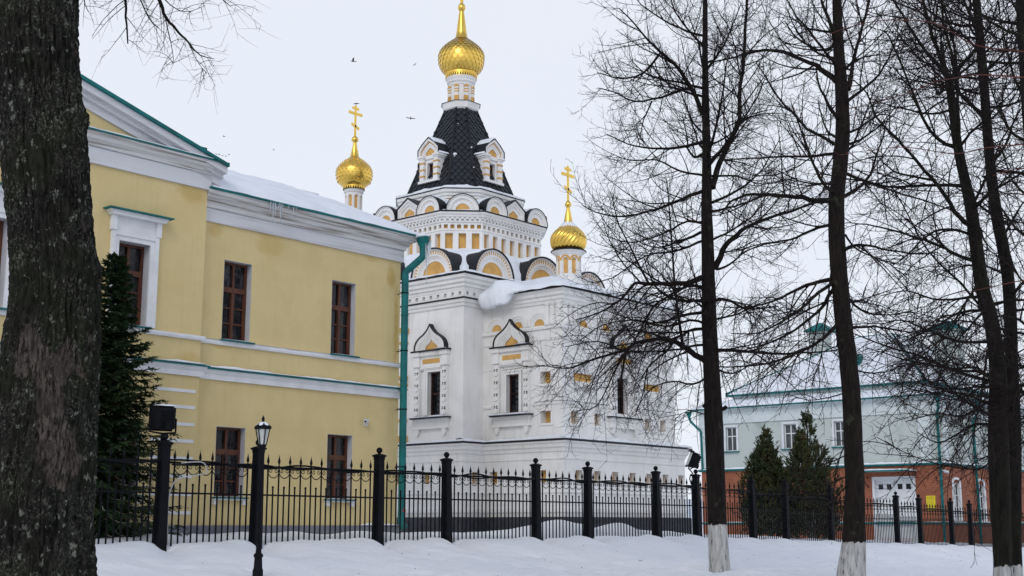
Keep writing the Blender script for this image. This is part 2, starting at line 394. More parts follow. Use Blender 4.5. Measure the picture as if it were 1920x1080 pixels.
scn.view_settings.view_transform = 'Standard'; scn.view_settings.look = 'None'; scn.view_settings.exposure = 0; scn.view_settings.gamma = 1
scn.cycles.max_bounces = 6; scn.cycles.diffuse_bounces = 3; scn.cycles.glossy_bounces = 3; scn.cycles.transmission_bounces = 4

# ------------------------------------------------------------------ ground
FA = math.radians(38.3); FD = (math.sin(FA), math.cos(FA)); FN = (math.cos(FA), -math.sin(FA)); FP = (-1.2, 30.5)
def fpt(a, s, z=0.0): return ld(FP[0] + FD[0] * a + FN[0] * s, FP[1] + FD[1] * a + FN[1] * s, z)
def fas(x, y):
    d = x * HF[0] + y * HF[1] - FP[1]; l = x * HR[0] + y * HR[1] - FP[0]
    return l * FD[0] + d * FD[1], l * FN[0] + d * FN[1]
TREE_AS = [fas(*at(px_, 985, d_)[:2]) for px_, d_ in ((1350, 28.5), (1597, 23.2), (1880, 14.6), (1905, 15.6))]
def zf(a): return -.32 - max(0, min(30, a - 10)) * .024
POSTS = [-14.17, -11.9, -8.47, -6.2, -2.77, -.5, 2.93, 5.2, 8.63, 10.9, 14.43, 16.75, 20.3, 22.7, 26.35, 28.8, 32.4, 34.8, 38.3, 40.6, 44.0]
def gz(a, s):
    z0 = zf(a); q = abs(a) + abs(s)
    if q > 160: return -.9
    z = z0
    if s > 0:
        z -= .62 * sstep(0, 4.6, s) + max(0, min(15.5, s - 4.6)) / 15.4 * .6
        z += (.05 * nz(a * .45, s * .45, 4) + .035 * nz(a * 1.1, s * 1.1, 2)) * sstep(.2, 1.2, s)
        tr = sstep(2.6, 4.6, s)
        z += .028 * nz(a * 1.9, s * 1.9, 41) * sstep(.8, 1.6, s)
        z += tr * (.042 * nz(a * 2.3, s * 2.3, 9) + .034 * nz(a * 4.3, s * 4.3, 5) - .085 * sstep(.25, .6, nz(a * 2.6 + 7, s * 2.6, 1)))
        z += (1 - tr) * (-.05 * sstep(.42, .6, nz(a * 1.9 + 3, s * 1.9, 21))) * sstep(.8, 1.6, s)
    else:
        t = sstep(0, -1.1, s)
        z += t * (.10 + .13 * nz(a * .55, s * .5, 1) + .07 * nz(a * 1.6, s * 1.2, 6)) * (1 if s > -3 else max(.3, 1 + (s + 3) * .2))
        z += .42 * math.exp(-((a - 6.0) / 1.15) ** 2 - ((s + 1.4) / .95) ** 2) + .20 * math.exp(-((a - 8.4) / .8) ** 2 - ((s + 1.1) / .8) ** 2)
        z += .10 * math.exp(-((a + 4.2) / 1.0) ** 2 - ((s + .8) / .8) ** 2)
    z += .035 * nz(a * 2.1, 0, 33) * math.exp(-(s / .5) ** 2)
    for p in POSTS:
        da = a - p - .08
        if abs(da) < 1.2 and abs(s) < 1.4:
            z += .05 * math.exp(-((da + .55) / .3) ** 2 - ((s - .1) / .5) ** 2)
        db = da + .55 * s - .06
        if -.3 < s < 3.2 and abs(db) < 1.5:        # hollow scoured in front of each post
            z -= .17 * math.exp(-(db / (.22 + .16 * max(0, s))) ** 2) * sstep(-.12, .16, s) * (1 - sstep(.5, 2.6, s))
    for ta, ts in TREE_AS:
        q2 = (a - ta) ** 2 + (s - ts) ** 2
        if q2 < 4: z += -.13 * math.exp(-q2 / .13) + .05 * math.exp(-((math.sqrt(q2) - .75) / .3) ** 2) * (1 + nz(a * 2, s * 2, 3))
    return z
def wz(x, y): return gz(*fas(x, y))
def spaced(lo, hi, st, far, k=1.22):
    v = [lo + i * st for i in range(int((hi - lo) / st) + 1)]
    e = st; x = v[-1]
    up = []
    while x < far: e *= k; x += e; up.append(x)
    e = st; x = lo; dn = []
    while x > -far: e *= k; x -= e; dn.append(x)
    return dn[::-1] + v + up
ga = spaced(-14, 42, .11, 1500); gs = spaced(-2.6, 8.5, .10, 1500, 1.18)
g = MB(); g.grid(len(ga), len(gs), lambda i, j: tuple(fpt(ga[i], gs[j], gz(ga[i], gs[j]))))
tag(g.build('snowy_ground', MT['snow'], smooth=True, fix=True), kind='structure')
h = MB()
def hillf(i, j):
    d = 330 + j * 45; l = -320 + i * 16
    return tuple(ld(l, d, -2 + (15.5 + 5 * nz(l * .006, 3) + 1.5 * nz(l * .03, d * .01)) * sstep(0, 9, j) * (1 if j < 12 else .8)))
h.grid(50, 16, hillf); tag(h.build('distant_hill', MT['hill'], smooth=True), kind='structure')

# ------------------------------------------------------------------ yellow house
YW, YR = 23.7, 23.45
house = thing('yellow_house', (16.5, 23.7, -.25), 'long yellow stucco house with white belts, teal flashing, a pediment and brown windows', 'house')
HOLES = [(17.27, 18.05, 4.12, 5.96), (20.50, 21.28, 4.12, 5.96), (17.24, 18.04, .62, 2.17), (20.48, 21.28, .62, 2.17)]
RH = [(c - .40, c + .36, 4.12, 5.89) for c in (8.45, 11.6, 14.78)] + [(c - .42, c + .38, .62, 2.17) for c in (8.45, 11.6, 14.78)]
w = MB(TX(YW)); w.facade(16.55, 22.83, -.8, 7.45, HOLES, .21); w.facade(.3, 6.65, -.8, 7.45, [], .2)
w.T = TX(YR); w.facade(6.65, 16.55, -.8, 8.05, RH, .24); w.T = None
w.quad((22.83, YW, -.8), (22.83, 30.3, -.8), (22.83, 30.3, 7.45), (22.83, YW, 7.45)); w.quad((.3, YW, -.8), (.3, 30.3, -.8), (.3, 30.3, 7.45), (.3, YW, 7.45))
w.quad((.3, 30.3, -.8), (22.83, 30.3, -.8), (22.83, 30.3, 7.45), (.3, 30.3, 7.45))
for x in (6.65, 16.55): w.quad((x, YR, -.8), (x, YW + .3, -.8), (x, YW + .3, 8.05), (x, YR, 8.05))
w.build('wall', MT['yellow'], house, fix=False)
OUT = [(.3, 30.3), (.3, YW), (6.65, YW), (6.65, YR), (16.55, YR), (16.55, YW), (22.83, YW), (22.83, 30.3)]
def sweep_part(name, m, parent, path, prof, closed=False, smooth=False):
    b = MB(); b.sweep(path, prof, closed); return b.build(name, m, parent, smooth)
sweep_part('plinth', MT['plinth_grey'], house, OUT, [(-.02, -.9), (.09, -.9), (.09, -.03), (.05, 0), (-.02, 0)])
belt = sweep_part('belt_course', MT['trim'], house, OUT, [(-.02, 3.19), (.06, 3.19), (.07, 3.30), (.11, 3.35), (.13, 3.41), (-.02, 3.41)])
sweep_part('flashing', MT['teal'], belt, OUT, [(-.01, 3.41), (.165, 3.405), (.168, 3.435), (-.01, 3.475)])
sweep_part('string_course', MT['trim'], house, OUT, [(-.02, 3.985), (.055, 3.99), (.07, 4.03), (.07, 4.085), (-.02, 4.10)])
WING = [(16.56, YW), (22.83, YW), (22.83, 30.3)]
sweep_part('frieze', MT['friezewood'], house, WING, [(-.02, 6.76), (.06, 6.76), (.06, 7.065), (-.02, 7.065)])
co = sweep_part('cornice', MT['oldwood'], house, WING, [(-.02, 7.066), (.10, 7.07), (.11, 7.15), (.16, 7.18), (.18, 7.25), (.27, 7.29), (.30, 7.32), (.34, 7.35), (.36, 7.44), (-.02, 7.46)])
sweep_part('gutter_edge', MT['teal'], co, WING, [(0, 7.44), (.40, 7.425), (.41, 7.455), (.38, 7.48), (0, 7.47)])
RIS = [(6.65, 24.3), (6.65, YR), (16.55, YR), (16.55, 24.3)]
sweep_part('frieze', MT['friezewood'], house, RIS, [(-.02, 7.40), (.06, 7.40), (.06, 7.745), (-.02, 7.745)])
pd = sweep_part('pediment', MT['oldwood'], house, RIS, [(-.02, 7.746), (.10, 7.76), (.12, 7.84), (.20, 7.88), (.24, 7.94), (.30, 7.97), (.30, 8.02), (-.02, 8.03)])
sweep_part('flashing', MT['teal'], pd, RIS, [(-.02, 8.02), (.33, 8.015), (.335, 8.045), (-.02, 8.10)])
AP = (11.6, 9.51)
def rake(dz): return [(6.35, 7.99 - dz), (AP[0], AP[1] - dz), (16.85, 7.99 - dz)]
b = MB(TX(YR)); b.prism([(7.5, 8.0), (15.7, 8.0), (AP[0], 9.15)], -.1, .0); b.build('tympanum', MT['yellow'], pd)
b = MB(TX(YR))
for (d0, d1, n) in ((.05, .20, .30), (.20, .29, .16), (.29, .45, .06)): b.ring(rake(d0), rake(d1), -.06, n)
b.build('raking_cornice', MT['friezewood'], pd)
b = MB(TX(YR)); b.ring(rake(-.02), rake(.05), -3.4, .38); b.build('roof_edge', MT['teal'], pd)
b = MB()                                    # gabled roof behind the pediment, snow covered
rs = MB()
for sgn, x0 in ((-1, 6.45), (1, 16.75)):
    rs.grid(12, 12, lambda i, j: (x0 + (11.6 - x0) * i / 11, 23.25 + 3.9 * j / 11, 8.02 + 1.49 * i / 11 + (.015 if j == 0 or i == 0 else .07 + .02 * nz(i * .7, j * .7))))
rs.build('snow_cover', MT['roofsnow'], house, True, fix=False)
b = MB(); b.box(16.0, 16.42, 23.35, 23.5, 8.30, 8.34); b.box(16.0, 16.03, 23.35, 23.5, 8.2, 8.34); b.box(16.39, 16.42, 23.35, 23.5, 8.2, 8.34); b.build('snow_guard', MT['teal'], house)
# main roof and its snow
r = MB()
r.add([(.0, 23.34, 7.46), (6.6, 23.34, 7.46), (6.6, 24, 7.747), (16.6, 24, 7.747), (16.6, 23.34, 7.46), (23.26, 23.34, 7.46), (23.26, 30.7, 7.46), (.0, 30.7, 7.46), (1.2, 27, 9.05), (22.3, 27, 9.05)], [(0, 1, 2, 3, 4, 5, 9, 8), (5, 6, 9), (6, 7, 8, 9), (7, 0, 8), (0, 7, 6, 5, 4, 3, 2, 1)])
roof = r.build('roof', MT['teal'], house)
s = MB()
def snowroof(i, j):
    t = j / 34; x1 = 23.30 - 1.0 * t; x = 16.62 + (x1 - 16.62) * i / 90
    y = 23.33 + 3.67 * t + .02 * nz(x * 2.2, 3); th = .15 + .035 * nz(x * .8, t * 3, 2) + .02 * nz(x * 3, t * 8, 5)
    th *= sstep(-.02, .11, t + .02 * nz(x * 1.7, 1)) * (.35 + .65 * sstep(0, .5, x1 - x)) * (.55 + .45 * sstep(0, .5, x - 16.62))
    th += .10 * math.exp(-((x - 17.0) / .35) ** 2) * sstep(0, .1, t)
    if .10 < t < .16: th += .015 * nz(x * 1.5, 8)
    return (x, y, 7.475 + 1.58 * t + th)
s.grid(91, 35, snowroof)
s.grid(30, 20, lambda i, j: (23.28 - (j / 19) * 1.0, 23.33 + (j / 19) * 3.67 + (i / 29) * (7.3 - (j / 19) * 7.3), 7.475 + 1.58 * j / 19 + .05 + .02 * nz(i * .5, j * .5)))
s.grid(40, 12, lambda i, j: (.2 + 22.6 * i / 39, 30.68 - 3.68 * j / 11, 7.48 + 1.58 * j / 11 + .10 * sstep(0, 2, j)))
s.grid(12, 12, lambda i, j: (.1 + 6.2 * i / 11, 23.34 + 3.66 * j / 11, 7.48 + 1.58 * j / 11 + .10 * sstep(0, 2, j)))
s.build('snow_cover', MT['roofsnow'], roof, True)
def icicle(mb, p, l, r=.02):
    n = 5; mb.tube([(p[0] + U(-.004, .004), p[1], p[2] - l * i / n) for i in range(n + 1)], [r * (1 - i / n) ** .8 + .002 for i in range(n + 1)], 6)
ic = MB()
for x, l in ((18.22, .30), (18.30, .52), (18.36, .35), (18.47, .22), (18.52, .48), (18.56, .30), (18.75, .14), (18.9, .20), (18.98, .12)): icicle(ic, (x, 23.31, 7.45), l, .022)
for x, l in ((23.22, .75), (23.26, .5), (23.18, 1.15), (23.13, .6), (23.29, .32)): icicle(ic, (x, 23.10 + U(-.04, .04), 7.32), l, .025)
ic.build('icicle', MT['ice'], house, True)
lg = MB(); snow_strip(lg, [(16.6, YW - .16, 3.45), (22.85, YW - .16, 3.45)], .12, .075, 1); snow_strip(lg, [(12.2, YR - .16, 3.45), (16.6, YR - .16, 3.45)], .12, .07, 2)
snow_strip(lg, [(10.5, YR - .31, 8.05), (16.5, YR - .31, 8.05)], .2, .06, 3); snow_strip(lg, [(16.6, YW - .065, 4.09), (22.85, YW - .065, 4.09)], .05, .02, 4)
snow_strip(lg, [(21.6, YW - .085, .0), (22.85, YW - .085, .0)], .08, .12, 5); lg.build('ledge_snow', MT['roofsnow'], house, True)
q = MB(TX(YR))
for z in (2.86, 2.51, 2.14, 1.78, 1.41, 1.03, .65, .26):
    q.box(15.40, 16.47, -.01, .014, z - .035, z + .035); q.box(6.75, 7.8, -.01, .014, z - .035, z + .035)
q.build('quoin_band', MT['trim'], house)
def house_window(T, h, dep, sill_n, lower=False, arch=False):
    u0, u1, z0, z1 = h[:4]; n0, n1 = -dep - .03, -dep + .045
    f = MB(T); W = .065; tz = z1 - (z1 - z0) * .345; um = (u0 + u1) / 2
    f.box(u0, u0 + W, n0, n1, z0, z1); f.box(u1 - W, u1, n0, n1, z0, z1)
    f.box(u0 + W, u1 - W, n0, n1, z0, z0 + .06); f.box(u0 + W, u1 - W, n0, n1, z1 - .06, z1)
    f.box(u0 + W, u1 - W, n0, n1 + .02, tz - .075, tz + .045)
    f.box(um - .035, um + .035, n0, n1 + .012, z0 + .06, tz - .075); f.box(um - .03, um + .03, n0, n1 + .006, tz + .045, z1 - .06)
    k = (tz - .075 - z0 - .06) / 3
    for i in (1, 2):
        z = z0 + .06 + k * i
        for a, c in ((u0 + W, um - .035), (um + .035, u1 - W)): f.box(a, c, n0, n1 - .015, z - .017, z + .017)
    for a, c in ((u0 + W, um - .035), (um + .035, u1 - W)):       # casement stiles
        for e in (a, c - .022): f.box(e, e + .022, n0 + .004, n1 - .012, z0 + .06, tz - .075)
    fo = f.build('window', MT['wood'], house)
    p = MB(T); p.quad((u0 + .01, -dep - .005, z0 + .01), (u1 - .01, -dep - .005, z0 + .01), (u1 - .01, -dep - .005, z1 - .01), (u0 + .01, -dep - .005, z1 - .01)); p.build('pane', MT['glass'], fo)
    rv = MB(T)                                 # grey plastered reveals, 3 mm proud of the masonry hole
    rv.box(u0 - .001, u0 + .004, -dep, .002, z0, z1); rv.box(u1 - .004, u1 + .001, -dep, .002, z0, z1); rv.box(u0 + .004, u1 - .004, -dep, .002, z1 - .004, z1 + .001)
    rv.build('reveal', MT['reveal'], fo)
    s = MB(T); e = .07
    s.prism([(u0 - e, z0 - .005), (u1 + e, z0 - .005), (u1 + e, z0 - .035), (u0 - e, z0 - .035)], -dep + .045, .14)
    so_ = s.build('sill', MT['teal'], fo)
    if lower:
        s = MB(T); s.box(u0 - .05, u1 + .05, 0, .10, z0 - .075, z0 - .036)
        for uu in (u0 - .04, u1 - .06): s.box(uu, uu + .10, 0, .085, z0 - .17, z0 - .075)
        s.build('sill_corbel', MT['trim'], fo)
    sn = MB(); P = [T(u0 - .05, .13, z0 - .004), T(u1 + .05, .13, z0 - .004)]; snow_strip(sn, P, .16, .03, u0); sn.build('sill_snow', MT['roofsnow'], fo, True)
    if arch:
        a = MB(T); W2 = .155
        a.ring([(u0 - W2, z0), (u0 - W2, z1 + W2), (u1 + W2, z1 + W2), (u1 + W2, z0)], [(u0, z0), (u0, z1), (u1, z1), (u1, z0)], 0, .045)
        a.ring([(u0 - W2 - .035, z0), (u0 - W2 - .035, z1 + W2 + .035), (u1 + W2 + .035, z1 + W2 + .035), (u1 + W2 + .035, z0)], [(u0 - .1, z0), (u0 - .1, z1 + .1), (u1 + .1, z1 + .1), (u1 + .1, z0)], .002, .075)
        a.box(u0 - .17, u1 + .17, .002, .04, z1 + .192, z1 + .50)
        for uu in (u0 - .22, u1 + .10): a.box(uu, uu + .12, .002, .10, z1 + .192, z1 + .50)
        a.prism([(u0 - .26, z1 + .50), (u1 + .26, z1 + .50), (u1 + .33, z1 + .60), (u0 - .33, z1 + .60)], 0, .20)
        a.build('architrave', MT['trim'], fo)
        t = MB(T); t.box(u0 - .40, u1 + .40, 0, .29, z1 + .602, z1 + .63); t.build('hood', MT['teal'], fo)
for i, h_ in enumerate(HOLES): house_window(TX(YW), h_, .21, 0, i > 1)
for i, h_ in enumerate(RH): house_window(TX(YR), h_, .24, 0, i > 2, i < 3)
dp = MB(); dp.tube([(23.15, 23.20, 7.12), (23.15, 23.20, 6.90), (23.10, 23.23, 6.83), (22.80, 23.42, 6.50), (22.755, 23.445, 6.42), (22.755, 23.445, .12), (22.755, 23.41, .02), (22.755, 23.34, -.06)], .092, 14)
for z in (1.7, 3.6, 5.3): dp.lathe([(.092, z), (.100, z + .005), (.100, z + .05), (.092, z + .055)], 22.755, 23.445, 14)
dpo = dp.build('downpipe', MT['teal'], house, True, angle=40)
fu = MB(); fu.lathe([(.094, 7.10), (.10, 7.14), (.16, 7.28), (.17, 7.30), (.17, 7.42), (.15, 7.42), (.14, 7.3)], 23.15, 23.20, 20); fu.build('funnel', MT['teal'], dpo, True, angle=35)
fs = MB(); fs.sphere((23.14, 23.22, 7.43), .19, 14, 8, .35); fs.build('funnel_snow', MT['roofsnow'], dpo, True)
br = MB()
for z in (1.45, 2.9, 4.4, 5.9):
    br.tube([(22.74, 23.72, z), (22.755, 23.52, z)], .012, 6); br.lathe([(.094, z - .012), (.104, z - .012), (.104, z + .012), (.094, z + .012)], 22.755, 23.445, 14); br.tube([(22.68, 23.44, z), (22.54, 23.44, z + .01)], .008, 5)
br.build('pipe_bracket', MT['iron'], dpo)
st = MB(); 
for a in range(5): st.box(22.70 + a * .018, 22.73 + a * .018, 23.342, 23.350, .34 + .03 * math.sin(a * 2.4), .39 + .03 * math.sin(a * 2.4))
st.build('torn_sticker', MT['debris'], dpo)
cam_s = thing('security_camera', (21.67, YW, 2.52), 'small white bullet camera on the bare yellow wall above the right lower window', 'camera')
b = MB(); b.lathe([(.035, 2.42), (.035, 2.46), (.02, 2.47), (.02, 2.5)], 21.67, 23.62, 14); b.box(21.64, 21.70, 23.62, 23.698, 2.43, 2.54); b.build('bracket', MT['cam_white'], cam_s)
b = MB(); b.tube([(21.72, 23.62, 2.545), (21.56, 23.545, 2.53)], [.034, .038], 14); b.tube([(21.73, 23.625, 2.58), (21.52, 23.53, 2.56)], [.022, .028], 8); bo = b.build('camera_body', MT['cam_white'], cam_s, True, angle=40)
b = MB(); b.tube([(21.56, 23.545, 2.53), (21.552, 23.541, 2.529)], .028, 14); b.build('lens', MT['lens'], bo)
#PART3
# ------------------------------------------------------------------ church
CX, CY = 34.3, 32.42; XA, XB = 30.27, 38.33; YF, YB = 28.42, 36.42; AX0, AX1, AY = 31.25, 37.5, 25.07
church = thing('church', (CX, CY, -.3), 'white church with ochre niches, tented dark tower roof and gilded onion dome', 'church')
HOLE_W1 = (29.41, 30.01, 3.58, 5.02, .24); HOLE_W2 = (26.84, 27.38, 3.58, 4.82, .24); HOLE_W3 = (34.08, 34.66, 3.62, 4.80, .24)
SQ = [(25.53, 25.95, 4.42, 4.81, .26), (25.53, 25.95, 3.17, 3.56, .26)]
SQ3 = [(31.65, 32.02, 3.15, 3.55, .22), (32.85, 33.2, 3.15, 3.55, .22), (35.65, 36.0, 3.15, 3.55, .22), (36.55, 36.9, 3.15, 3.55, .22), (31.85, 32.85, 4.52, 4.78, .12), (35.75, 36.70, 4.50, 4.74, .12)]
w = MB(TY(XA)); w.facade(YF, YB, 2.0, 8.3, [HOLE_W1]); w.T = TX(YF); w.facade(XA, XB, 2.0, 8.3, [])
w.T = None; w.quad((XB, YF, 2), (XB, YB, 2), (XB, YB, 8.3), (XB, YF, 8.3)); w.quad((XA, YB, 2), (XB, YB, 2), (XB, YB, 8.3), (XA, YB, 8.3))
w.T = TY(AX0); w.facade(AY, YF, 2.0, 7.45, [HOLE_W2] + SQ); w.T = TX(AY); w.facade(AX0, AX1, 2.0, 7.45, [HOLE_W3] + SQ3)
w.T = None; w.quad((AX1, AY, 2), (AX1, YF, 2), (AX1, YF, 7.45), (AX1, AY, 7.45))
wall = w.build('wall', MT['white'], church, fix=False)
CO = [(XA, YB), (XA, YF), (AX0, YF), (AX0, AY), (AX1, AY), (AX1, YF), (XB, YF), (XB, YB)]
BO = .22
def off(path, n):                      # push an orthogonal outline outwards
    m = MB(); m.sweep(path, [(n, 0)]); return [(v[0], v[1]) for v in m.v]
# socle with recessed squares
CB = [(XA - BO, YB), (XA - BO, YF - BO), (AX0 - BO, YF - BO), (AX0 - BO, AY - BO), (AX1 + BO, AY - BO), (AX1 + BO, YF - BO), (XB + BO, YF - BO), (XB + BO, YB)]
SB = .27
def sq(c, z=1.5): return (c - .17, c + .17, z - .19, z + .19, .20)
b = MB(TY(XA - BO)); sqL = [sq(29.85, 1.52), sq(31.2, 1.52), sq(32.6, 1.52)]; b.facade(YF - BO, YB, -.6, 2.5, sqL)
b.T = TX(YF - BO); sqF = [sq(30.65)]; b.facade(XA - BO, AX0 - BO, -.6, 2.5, sqF)
b.T = TY(AX0 - BO); sqA = [sq(27.75), sq(25.72)]; b.facade(AY - BO, YF - BO, -.6, 2.5, sqA)
b.T = TX(AY - BO); sqB = [sq(31.75 + .95 * k) for k in range(7)]; b.facade(AX0 - BO, AX1 + BO, -.6, 2.5, sqB)
b.T = None; b.quad((AX1 + BO, AY - BO, -.6), (AX1 + BO, YF - BO, -.6), (AX1 + BO, YF - BO, 2.5), (AX1 + BO, AY - BO, 2.5)); b.quad((AX1 + BO, YF - BO, -.6), (XB + BO, YF - BO, -.6), (XB + BO, YF - BO, 2.5), (AX1 + BO, YF - BO, 2.5))
b.quad((XB + BO, YF - BO, -.6), (XB + BO, YB, -.6), (XB + BO, YB, 2.5), (XB + BO, YF - BO, 2.5)); b.quad((XA - BO, YB, -.6), (XB + BO, YB, -.6), (XB + BO, YB, 2.5), (XA - BO, YB, 2.5))
for T, l in ((TY(XA - BO), sqL), (TX(YF - BO), sqF), (TY(AX0 - BO), sqA), (TX(AY - BO), sqB)):
    b.T = T
    for u0, u1, z0, z1, d in l:
        e = .055; b.ring([(u0 - e, z0 - e), (u0 - e, z1 + e), (u1 + e, z1 + e), (u1 + e, z0 - e), (u0 - e, z0 - e)], [(u0, z0), (u0, z1), (u1, z1), (u1, z0), (u0, z0)], -.002, .022)
socle = b.build('socle', MT['white'], church, fix=False)
oc = MB()
for T, l in ((TY(XA - BO), sqL), (TX(YF - BO), sqF), (TY(AX0 - BO), sqA), (TX(AY - BO), sqB), (TY(AX0), SQ), (TX(AY), SQ3)):
    oc.T = T
    for u0, u1, z0, z1, d in l: oc.quad((u0, -d + .002, z0), (u1, -d + .002, z0), (u1, -d + .002, z1), (u0, -d + .002, z1))
oc.build('ochre_panel', MT['ochre'], wall, fix=False)
fr = MB()
for T, l in ((TY(AX0), SQ), (TX(AY), SQ3[:4])):
    fr.T = T
    for u0, u1, z0, z1, d in l:
        e = .07; fr.ring([(u0 - e, z0 - e), (u0 - e, z1 + e), (u1 + e, z1 + e), (u1 + e, z0 - e), (u0 - e, z0 - e)], [(u0, z0), (u0, z1), (u1, z1), (u1, z0), (u0, z0)], -.002, .03)
fr.build('panel_frame', MT['white'], wall, fix=False)
m = MB(); m.sweep(CB, [(-.01, 2.26), (.03, 2.26), (.05, 2.36), (.10, 2.40), (.12, 2.50), (.17, 2.53), (.18, 2.58), (-.3, 2.60)])
m.sweep(CB, [(-.01, 2.02), (.025, 2.02), (.025, 2.07), (-.01, 2.08)]); m.sweep(CB, [(-.01, .98), (.025, .98), (.04, 1.02), (.025, 1.05), (-.01, 1.06)]); m.sweep(CB, [(-.01, .40), (.05, .40), (.05, .52), (.02, .56), (-.01, .57)])
sm = m.build('socle_moulding', MT['white'], church)
sweep_part('flashing', MT['roof_dark'], sm, CB, [(-.22, 2.60), (.20, 2.585), (.215, 2.60), (.20, 2.62), (-.22, 2.66)])
sweep_part('plinth', MT['plinth_dark'], church, CB, [(-.01, -.8), (.14, -.8), (.14, .22), (.12, .25), (-.01, .26)])
# main block cornice
MBK = [(XA, YB), (XA, YF), (XB, YF), (XB, YB)]
m = MB(); m.sweep(MBK, [(-.02, 7.10), (.05, 7.12), (.06, 7.20), (.11, 7.24), (.12, 7.34), (-.02, 7.35)], True)
m.sweep(MBK, [(-.02, 7.64), (.09, 7.64), (.10, 7.72), (.15, 7.75), (.15, 7.84), (.22, 7.88), (.22, 7.98), (.29, 8.02), (.31, 8.12), (-.02, 8.14)], True)
for T, a, c in ((TY(XA), YF - .08, YB), (TX(YF), XA - .081, XB)):
    m.T = T; m2 = MB(lambda u, n, z, T=T: T(u, n + .08, z))
    hs = [(u, u + .125, 7.46, 7.585, .065) for u in [a + .12 + .335 * k for k in range(int((c - a) / .335))]]
    m2.facade(a, c, 7.38, 7.65, hs); m.T = None; m.add(m2.v, m2.f)
cm = m.build('cornice', MT['white'], church, fix=False)
fl = MB(); fl.sweep(MBK, [(-.02, 7.345), (.15, 7.345), (.17, 7.36), (.15, 7.39), (-.02, 7.42)], True); fl.sweep(MBK, [(-.02, 8.13), (.33, 8.125), (.35, 8.145), (.33, 8.18), (-.02, 8.20)], True); fl.build('flashing', MT['roof_dark'], cm)
# apse cornice, string courses, blind arches
AP3 = [(AX0, YF), (AX0, AY), (AX1, AY), (AX1, YF)]
m = MB(); m.sweep(AP3, [(-.02, 6.98), (.04, 6.98), (.06, 7.06), (.10, 7.09), (.11, 7.18), (.17, 7.22), (.19, 7.32), (.24, 7.35), (.25, 7.40), (-.02, 7.42)])
ac = m.build('apse_cornice', MT['white'], church); fl = MB(); fl.sweep(AP3, [(-.02, 7.41), (.29, 7.40), (.31, 7.42), (.29, 7.46), (-.02, 7.50)]); fl.build('flashing', MT['roof_dark'], ac)
m = MB(); m.sweep(AP3, [(-.01, 6.16), (.05, 6.17), (.06, 6.25), (.03, 6.29), (-.01, 6.30)])
m.sweep(AP3, [(-.01, 5.80), (.02, 5.81), (.03, 5.85), (-.01, 5.87)]); m.sweep(AP3, [(-.01, 4.98), (.015, 4.99), (.02, 5.02), (-.01, 5.03)])
for (pa) in ([(AX0, YF), (AX0, 28.02)], [(AX0, 26.3), (AX0, AY), (33.7, AY)], [(35.45, AY), (AX1, AY), (AX1, YF)]): m.sweep(pa, [(-.01, 3.74), (.03, 3.75), (.045, 3.80), (.02, 3.85), (-.01, 3.88)])
m.build('string_course', MT['white'], church)
m = MB(); t = MB()
for T, us in ((TY(AX0), (27.82, 26.90, 25.99)), (TX(AY), (32.35, 33.55, 34.75, 35.95, 37.05))):
    m.T = t.T = T
    for u in us:
        for r0, r1, n in ((.45, .38, .055), (.38, .30, .035), (.30, .215, .018)): m.ring(arc(r0, 18, u, 6.30), arc(r1, 18, u, 6.30), -.01, n)
        t.prism(arc(.217, 18, u, 6.30), -.02, .006)
ar = m.build('blind_arch', MT['white'], wall); t.build('arch_panel', MT['ochre'], wall)
m = MB()
for x, y in [(AX0 - .01, AY + .14 + .22 * k) for k in range(3)] + [(AX0 + .16 + .24 * k, AY - .01) for k in range(3)] + [(AX1 - .14 - .24 * k, AY - .01) for k in range(2)]:
    m.lathe([(.10, 6.28), (.11, 6.36), (.085, 6.40), (.085, 6.90), (.11, 6.93), (.12, 6.99)], x, y, 14)
m.build('corner_colonnette', MT['white'], church, True, angle=35)
# round corner shaft with ochre rings, beside the downpipe of the house
m = MB(); cx0, cy0 = XA - .02, 31.22
m.lathe([(.24, 2.6), (.24, 2.95), (.19, 3.0), (.19, 6.35), (.24, 6.4), (.26, 6.6), (.26, 7.1)], cx0, cy0, 24); sh = m.build('corner_shaft', MT['white'], church, True, angle=35)
m = MB()
for z0, z1 in ((6.42, 6.60), (6.05, 6.13), (4.85, 4.96), (4.62, 4.73), (3.42, 3.50), (2.72, 2.95)): m.lathe([(.2, z0), (.245 if z0 > 3 and z0 < 6.2 else .268, z0 + .005), (.245 if z0 > 3 and z0 < 6.2 else .268, z1 - .005), (.2, z1)], cx0, cy0, 24)
m.build('ochre_ring', MT['ochre'], sh, True, angle=35)

